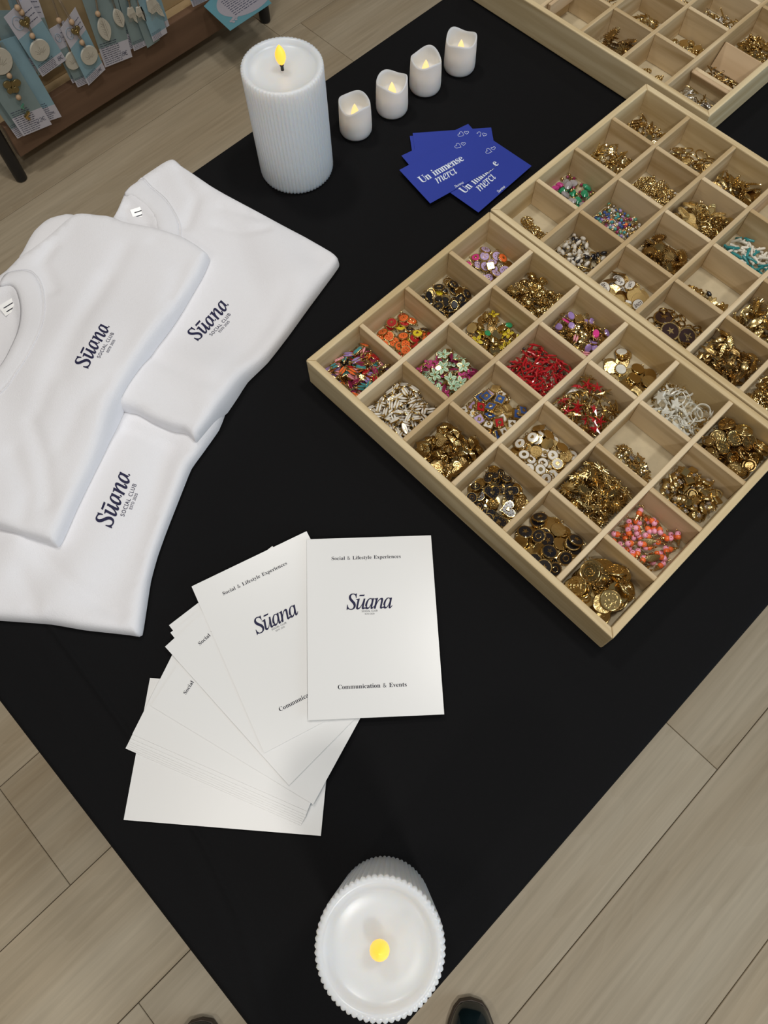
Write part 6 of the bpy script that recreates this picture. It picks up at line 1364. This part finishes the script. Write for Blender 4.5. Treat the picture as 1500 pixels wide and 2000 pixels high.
fill(A_, 1, 4, 0, [I('button_charm', 'button_lilac', button, dict(e='enamel_lilac', motif='dots', r=.0054), 12, 'lilac enamel button charm with beaded gold rim'), I('button_charm', 'button_orange_star', button, dict(e='enamel_orange', motif='star', r=.0052), 1, 'single orange button charm with gold star among lilac ones'),
    I('button_charm', 'button_pinkred', button, dict(e='hot_pink', motif='heart', r=.005), 2, 'pink red button charm among lilac ones'), I('tile_charm', 'tile_lilac_s', tile, dict(e='enamel_lilac', r=.0036), 3, 'square lilac tile charm among lilac buttons'), I('disc_charm', 'disc_gd', plain_disc, dict(r=.0045, g='gold_dark'), 4, 'small dark gold disc among lilac buttons')], '', 'lilac button charms', tilt=.16)
fill(A_, 2, 4, 0, [I('ball_charm', 'balls_g', scatter_balls, dict(g='gold'), 34, 'beaded gold ball charm', False), I('ball_charm', 'balls_d', scatter_balls, dict(g='gold_dark', r=.0055), 10, 'larger dark gold beaded charm', False)], '', 'beaded gold ball charms', tilt=.3)
fill(A_, 3, 4, 0, [I('cushion_charm', 'cush_purple', cushion, dict(m='enamel_purple', r=.0036), 8, 'oval purple charm in the mixed gold compartment', False), I('cushion_charm', 'cush_hot', cushion, dict(m='hot_pink', r=.0038), 3, 'oval hot pink charm in the mixed gold compartment', False), I('sun_charm', 'sun_small', sunburst, dict(r=.006), 8, 'small gold sunburst charm in the mixed gold compartment', False),
    I('twig_charm', 'twig_g', twig, {}, 18, 'slim gold twig charm in the mixed gold compartment', False), I('leaf_charm', 'leaf_b', leaf, dict(L=.007, Wd=.0028, g='gold_bright'), 16, 'bright gold leaf charm in the mixed gold compartment', False), I('navette_charm', 'navette_pink', navette, dict(e='enamel_pink'), 5, 'pink navette charm in the mixed gold compartment', False), I('nugget_charm', 'nug3', nugget, dict(g='gold_bright'), 7, 'square bright gold charm in the mixed gold compartment', False)], '', 'mixed gold and purple charms', tilt=.42)
fill(A_, 4, 4, 0, [I('disc_charm', 'disc_64', plain_disc, dict(r=.0062, g='gold'), 15, 'plain flat gold disc beside two white ovals'), I('button_charm', 'white_oval', button, dict(e='pearl_shell', r=.0058, motif='none'), 3, 'round pearly white charm with beaded gold rim'), I('disc_charm', 'disc_64b', plain_disc, dict(r=.0062, g='gold_dark'), 4, 'plain dark gold disc beside two white ovals')], '', 'plain gold disc charms', tilt=.1)
fill(A_, 5, 4, 0, [I('crescent_charm', 'crescent', crescent, {}, 26, 'white pearly shell crescent charm with gold ring'), I('star_charm', 'shell_star', shell_star, {}, 9, 'white pearly shell star charm beside crescents', False), I('twig_charm', 'hoop_s', hoop, dict(R=.0018, inner=False), 14, 'tiny gold ring among white shell crescents', False)], '', 'white shell charms', tilt=.35)
fill(A_, 6, 4, 0, [I('medallion_charm', 'medal_a', medallion, dict(r=.0074, style=0, g='gold'), 14, 'round gold medallion with coiled relief in the right corner'), I('medallion_charm', 'medal_b', medallion, dict(r=.007, style=1, g='gold_dark'), 12, 'dark gold medallion with spoke relief in the right corner'), I('medallion_charm', 'medal_c', medallion, dict(r=.0066, style=2, g='gold'), 12, 'gold medallion with knobbly relief in the right corner'), I('hoop_charm', 'hoop_d', hoop, dict(R=.005, g='gold_dark'), 12, 'dark gold hoop charm among medallions', False)], '', 'gold medallion charms', tilt=.35)
# ---- middle tray
m_ = 'in the middle tray'
fill(B_, 1, 1, 1, [I('filigree_charm', 'fil_g', filigree, {}, 11, 'gold filigree rosette charm in the middle tray front corner', False), I('filigree_charm', 'fil_red', filigree, dict(dots='enamel_red'), 3, 'gold filigree rosette with red centre in the middle tray front corner', False)], '', 'filigree rosette charms', area_=(.1, 1, 0, .75), tilt=.15)
fill(B_, 2, 1, 1, [I('pearl_bead', 'bead_pearl', bead, dict(m='pearl_bead', r=.0021, L=1.7), 34, 'oval pearl bead charm among black and gold ones', False), I('black_bead', 'bead_black', bead, dict(m='enamel_black', r=.0021, L=1.6), 20, 'oval black bead charm among pearl ones', False), I('twig_charm', 'twig_g', twig, {}, 20, 'gold twig charm among pearl and black beads', False), I('sun_charm', 'x_gold', starfish, dict(m='gold_dark', r=.008), 4, 'dark gold cross shaped charm on pearl beads', False)], '', 'pearl and black bead charms', tilt=.35)
fill(B_, 3, 1, 1, [I('word_charm', 'word_oval', word_oval, {}, 9, 'oval white charm with the word LOVE'), I('disc_charm', 'disc_72', plain_disc, dict(r=.0072, g='gold_rough'), 8, 'brushed gold disc among the LOVE ovals'), I('disc_charm', 'disc_7', plain_disc, dict(r=.0068, g='gold_dark'), 7, 'plain dark gold disc among the LOVE ovals')], '', 'LOVE oval charms', tilt=.2)
fill(B_, 4, 1, 1, [I('hoop_charm', 'chain', hoop, dict(R=.0035, g='gold_dark', inner=False), 34, 'small dark gold ring under the black discs', False), I('star_disc_charm', 'disc_brown_star', button, dict(e='brown_enamel', r=.0095, motif='star', beads=False), 2, 'large dark brown disc charm with gold star'), I('star_disc_charm', 'disc_brown_let', button, dict(e='brown_enamel', r=.0092, motif='letter', beads=False), 3, 'large dark brown disc charm with gold lines')], '', 'large dark disc charms', tilt=.12)
fill(B_, 5, 1, 1, [I('feather_charm', 'leaf_long', leaf, dict(L=.0095, Wd=.002, g='gold_dark'), 45, 'long dark gold leaf charm in the middle tray', False), I('feather_charm', 'leaf_l2', leaf, dict(L=.007, Wd=.003, g='gold'), 26, 'broad gold leaf charm among long dark ones', False)], '', 'long gold leaf charms', tilt=.5)
fill(B_, 6, 1, 1, [I('ball_charm', 'balls_g', scatter_balls, dict(g='gold'), 30, 'beaded gold ball charm in the middle tray right corner', False), I('filigree_charm', 'fil_g', filigree, {}, 10, 'gold filigree rosette in the middle tray right corner', False)], '', 'gold balls in the middle tray', tilt=.3)
fill(B_, 1, 2, 1, [I('gem_charm', 'gem_green', gem, {}, 8, 'tumbled green stone charm', False), I('gem_charm', 'gem_grey', gem, dict(m='grey_stone'), 6, 'tumbled grey stone charm beside green ones', False), I('gem_charm', 'gem_magenta', gem, dict(m='enamel_magenta', r=.0036), 2, 'magenta stone charm beside green ones', False), I('gold_bead', 'bead_gold_s', bead, dict(m='gold', r=.0018, caps=False), 26, 'small gold bead among green stones', False), I('bead_charm', 'bead_wine_s', bead, dict(m='enamel_wine', r=.0016), 14, 'small wine red bead among green stones', False)], '', 'green stone compartment charms', tilt=.3)
beads = [('blue', 'enamel_blue', 20), ('pearl', 'pearl_bead', 22), ('green', 'green_glass', 14), ('wine', 'enamel_wine', 12), ('silver', 'silver', 22), ('purple', 'enamel_purple', 8), ('gold', 'gold', 20), ('teal', 'enamel_teal', 8), ('orange', 'enamel_orange', 4)]
fill(B_, 2, 2, 1, [I('glass_bead', 'rb_' + n, bead, dict(m=mm, r=.0018), k, f'small {n} coloured bead in the mixed bead compartment', False) for n, mm, k in beads] + [I('cherry_charm', 'cherry', cherry, {}, 1, 'gold cherry charm with green stones on mixed beads', False)], '', 'mixed small beads', tilt=.2)
fill(B_, 3, 2, 1, [I('sun_charm', 'sun_oval', sunburst, dict(r=.0082, k=20, g='gold'), 14, 'gold toothed oval charm in the middle tray', False), I('sun_charm', 'sun_oval_d', sunburst, dict(r=.0075, k=20, g='gold_dark'), 10, 'dark gold toothed charm in the middle tray', False), I('disc_charm', 'disc_7', plain_disc, dict(r=.0068, g='gold_dark'), 2, 'plain dark gold disc beside toothed charms')], '', 'toothed gold charms', tilt=.3)
fill(B_, 4, 2, 1, [I('flower_charm', 'flower_gold', flower, dict(c='gold', r=.0062, pet=6), 14, 'gold flower charm on pale card in the middle tray', False), I('black_bead', 'bead_black', bead, dict(m='enamel_black', r=.0021, L=1.6), 1, 'single black bead beside gold flower charms', False), I('hoop_charm', 'chain', hoop, dict(R=.0035, g='gold_dark', inner=False), 6, 'small dark gold ring beside gold flower charms', False)], '', 'gold flower charms', area_=(0, 1, 0, .6), tilt=.15)
fill(B_, 5, 2, 1, [I('feather_charm', 'leaf_w', leaf, dict(L=.0085, Wd=.0034, g='gold'), 40, 'broad gold feather charm near the right frame edge', False), I('sun_charm', 'wire_sun', wire_sun, {}, 10, 'gold wire sun charm among feathers', False)], '', 'gold feather charms', tilt=.5)
fill(B_, 6, 2, 1, [I('feather_charm', 'leaf_w', leaf, dict(L=.0085, Wd=.0034, g='gold'), 14, 'gold feather charm at the frame edge', False)], '', 'gold feather charms at the frame edge', tilt=.3)
fill(B_, 1, 3, 1, [I('leaf_charm', 'leaf_b', leaf, dict(L=.007, Wd=.0028, g='gold_bright'), 22, 'shiny gold leaf charm behind the green stones', False), I('twig_charm', 'twig_g', twig, {}, 34, 'slim gold twig charm behind the green stones', False)], '', 'gold charms behind the green stones', tilt=.4)
fill(B_, 2, 3, 1, [I('filigree_charm', 'fil_s', filigree, dict(R=.004, g='gold'), 36, 'small gold filigree charm behind the mixed beads', False), I('bead_charm', 'bead_pearl_s', bead, dict(m='pearl_bead', r=.0014), 8, 'tiny pearl bead among small filigree', False)], '', 'small filigree charms', tilt=.2)
fill(B_, 3, 3, 1, [I('medallion_charm', 'medal_oval', medallion, dict(r=.0072, style=2, g='gold_rough'), 12, 'rough gold medallion near the middle of the middle tray'), I('filigree_charm', 'fil_b', filigree, dict(R=.006, g='gold'), 20, 'gold filigree charm among rough medallions', False), I('cushion_charm', 'cush_pearl', cushion, dict(m='gold', r=.004), 8, 'small smooth gold cushion charm among rough medallions', False)], '', 'rough gold medallions', tilt=.45)
fill(B_, 4, 3, 1, [I('tube_charm', 'tube_ivory', tube_bead, {}, 34, 'ivory white branch bead charm', False), I('tube_charm', 'tube_teal', tube_bead, dict(m='turquoise_stone'), 20, 'teal branch bead charm below the ivory ones', False), I('bead_charm', 'bead_red_s', bead, dict(m='enamel_red', r=.0013), 5, 'tiny red bead among ivory branches', False)], '', 'ivory and teal branch charms', tilt=.4)
fill(B_, 5, 3, 1, [I('feather_charm', 'leaf_w', leaf, dict(L=.0085, Wd=.0034, g='gold'), 12, 'gold feather charm in the furthest right compartment', False)], '', 'gold feathers furthest right', tilt=.3)
fill(B_, 1, 4, 1, [I('twig_charm', 'twig_s', twig, dict(L=.005, g='gold_dark'), 30, 'small dark gold twig charm in the top corner compartment', False), I('hoop_charm', 'hoop_c', hoop, dict(R=.0045, sy=.7), 10, 'oval gold link charm in the top corner compartment', False), I('gold_bead', 'bead_gold_s', bead, dict(m='gold', r=.0018, caps=False), 24, 'small gold bead in the top corner compartment', False), I('cushion_charm', 'cush_gb', cushion, dict(m='gold_bright', r=.0045), 4, 'bright gold oval charm in the top corner compartment', False)], '', 'top corner gold charms', tilt=.35)
fill(B_, 2, 4, 1, [I('hoop_charm', 'hoop_big', hoop, dict(R=.0078, sy=.8), 9, 'large oval gold hoop charm with solid centre', False), I('hoop_charm', 'hoop_thin', hoop, dict(R=.007, inner=False), 9, 'thin round gold hoop charm', False)], '', 'large gold hoop charms', tilt=.3)
fill(B_, 3, 4, 1, [I('feather_charm', 'leaf_b2', leaf, dict(L=.0085, Wd=.0022, g='gold'), 22, 'gold feather charm beside a large smooth gold disc', False), I('sun_charm', 'sunburst_9', sunburst, dict(r=.0095, k=18), 6, 'large gold sunburst charm beside a large smooth gold disc', False), I('disc_charm', 'disc_big', plain_disc, dict(r=.009, g='gold_dark'), 3, 'large smooth gold disc beside sunbursts')], '', 'sunburst and feather charms', tilt=.4)
fill(B_, 4, 4, 1, [I('hoop_charm', 'hoop_pink', button, dict(e='enamel_pink', r=.0085, motif='none', beads=False), 5, 'pale pink oval charm with gold rim at the frame edge')], '', 'pale pink charms', tilt=.2)
# ---- far tray
fill(C_, 6, 1, 2, [I('leaf_charm', 'leaf_sil', leaf, dict(L=.0075, Wd=.0024, g='silver'), 24, 'shiny pale gold leaf charm in the far tray corner', False), I('twig_charm', 'twig_g', twig, {}, 20, 'gold twig charm in the far tray corner', False)], '', 'shiny charms in the far tray corner', area_=(0, 1, 0, .84), tilt=.5)
fill(C_, 6, 2, 2, [I('twig_charm', 'twig_s', twig, dict(L=.005, g='gold_dark'), 34, 'small dark gold charm between the loose slats of the far tray', False), I('hoop_charm', 'hoop_c', hoop, dict(R=.0045, sy=.7), 22, 'small gold link charm between the loose slats of the far tray', False)], '', 'charms between the slats', area_=(0, 1, 0, .5), tilt=.4)
fill(C_, 5, 1, 2, [I('filigree_charm', 'fil_s', filigree, dict(R=.004, g='gold'), 7, 'small gold ring charm alone on the far tray board', False)], '', 'few rings in the far tray', tilt=.05)
fill(C_, 4, 1, 2, [I('sun_charm', 'sun_dark', sunburst, dict(r=.0105, k=18, g='gold_dark'), 9, 'large dark gold sunflower charm in the far tray', False), I('sun_charm', 'wire_sun_d', wire_sun, dict(g='gold_dark', r=.009), 6, 'dark gold wire sun charm in the far tray', False)], '', 'dark gold sunflower charms', tilt=.4)
fill(C_, 3, 1, 2, [I('hoop_charm', 'hoop_c', hoop, dict(R=.0045, sy=.7), 3, 'small gold link charm on bare board at the frame top', False)], '', 'links on bare board', area_=(.5, 1, .0, .4), tilt=.05)
fill(C_, 5, 2, 2, [I('disc_charm', 'disc_5', plain_disc, dict(r=.005), 8, 'small gold disc behind the bare far compartment'), I('ball_charm', 'balls_g', scatter_balls, dict(g='gold'), 10, 'beaded gold ball charm behind the bare far compartment', False)], '', 'far gold discs and balls', tilt=.2)
fill(C_, 4, 2, 2, [I('leaf_charm', 'leaf_gold_s', leaf, dict(L=.0055, Wd=.0018), 34, 'thin gold leaf charm behind the sunflower charms', False)], '', 'far thin gold leaves', tilt=.3)
fill(C_, 3, 2, 2, [I('twig_charm', 'twig_s', twig, dict(L=.005, g='gold_dark'), 30, 'small gold twig charm at the frame top', False)], '', 'far small twigs', tilt=.3)
fill(C_, 6, 3, 2, [I('hoop_charm', 'hoop_c', hoop, dict(R=.0045, sy=.7), 30, 'small gold link charm in the far right compartment', False), I('gold_bead', 'bead_gold_s', bead, dict(m='gold', r=.0018, caps=False), 20, 'small gold bead in the far right compartment', False)], '', 'far right links', tilt=.3)
fill(C_, 5, 3, 2, [I('twig_charm', 'twig_g', twig, {}, 34, 'gold twig charm near the top frame edge of the far tray', False), I('leaf_charm', 'leaf_sil', leaf, dict(L=.0075, Wd=.0024, g='silver'), 10, 'pale gold leaf charm near the top frame edge of the far tray', False)], '', 'far gold twigs', tilt=.4)
fill(C_, 4, 3, 2, [I('filigree_charm', 'fil_s', filigree, dict(R=.004, g='gold'), 16, 'small filigree charm at the picture top of the far tray', False)], '', 'far filigree', tilt=.2)
# word on the oval charms, letters as outlines
for o in [o for o in COL.objects if o.name.startswith('word_charm')]:
    wd = text_width('LOVE', 's') * 0.0062
    L = KINDS.get('love_text')
    if L is None:
        tmp = lettering('printed_word', 'LOVE', 's', 0.0062, 'brown_enamel', None, (-wd / 2, -0.0015, 0.0018), (1, 0, 0), (0, 1, 0), weight=0.00008); L = KINDS['love_text'] = tmp.data; bpy.data.objects.remove(tmp)
    ch = bpy.data.objects.new('printed_word', L); COL.objects.link(ch); ch.parent = o
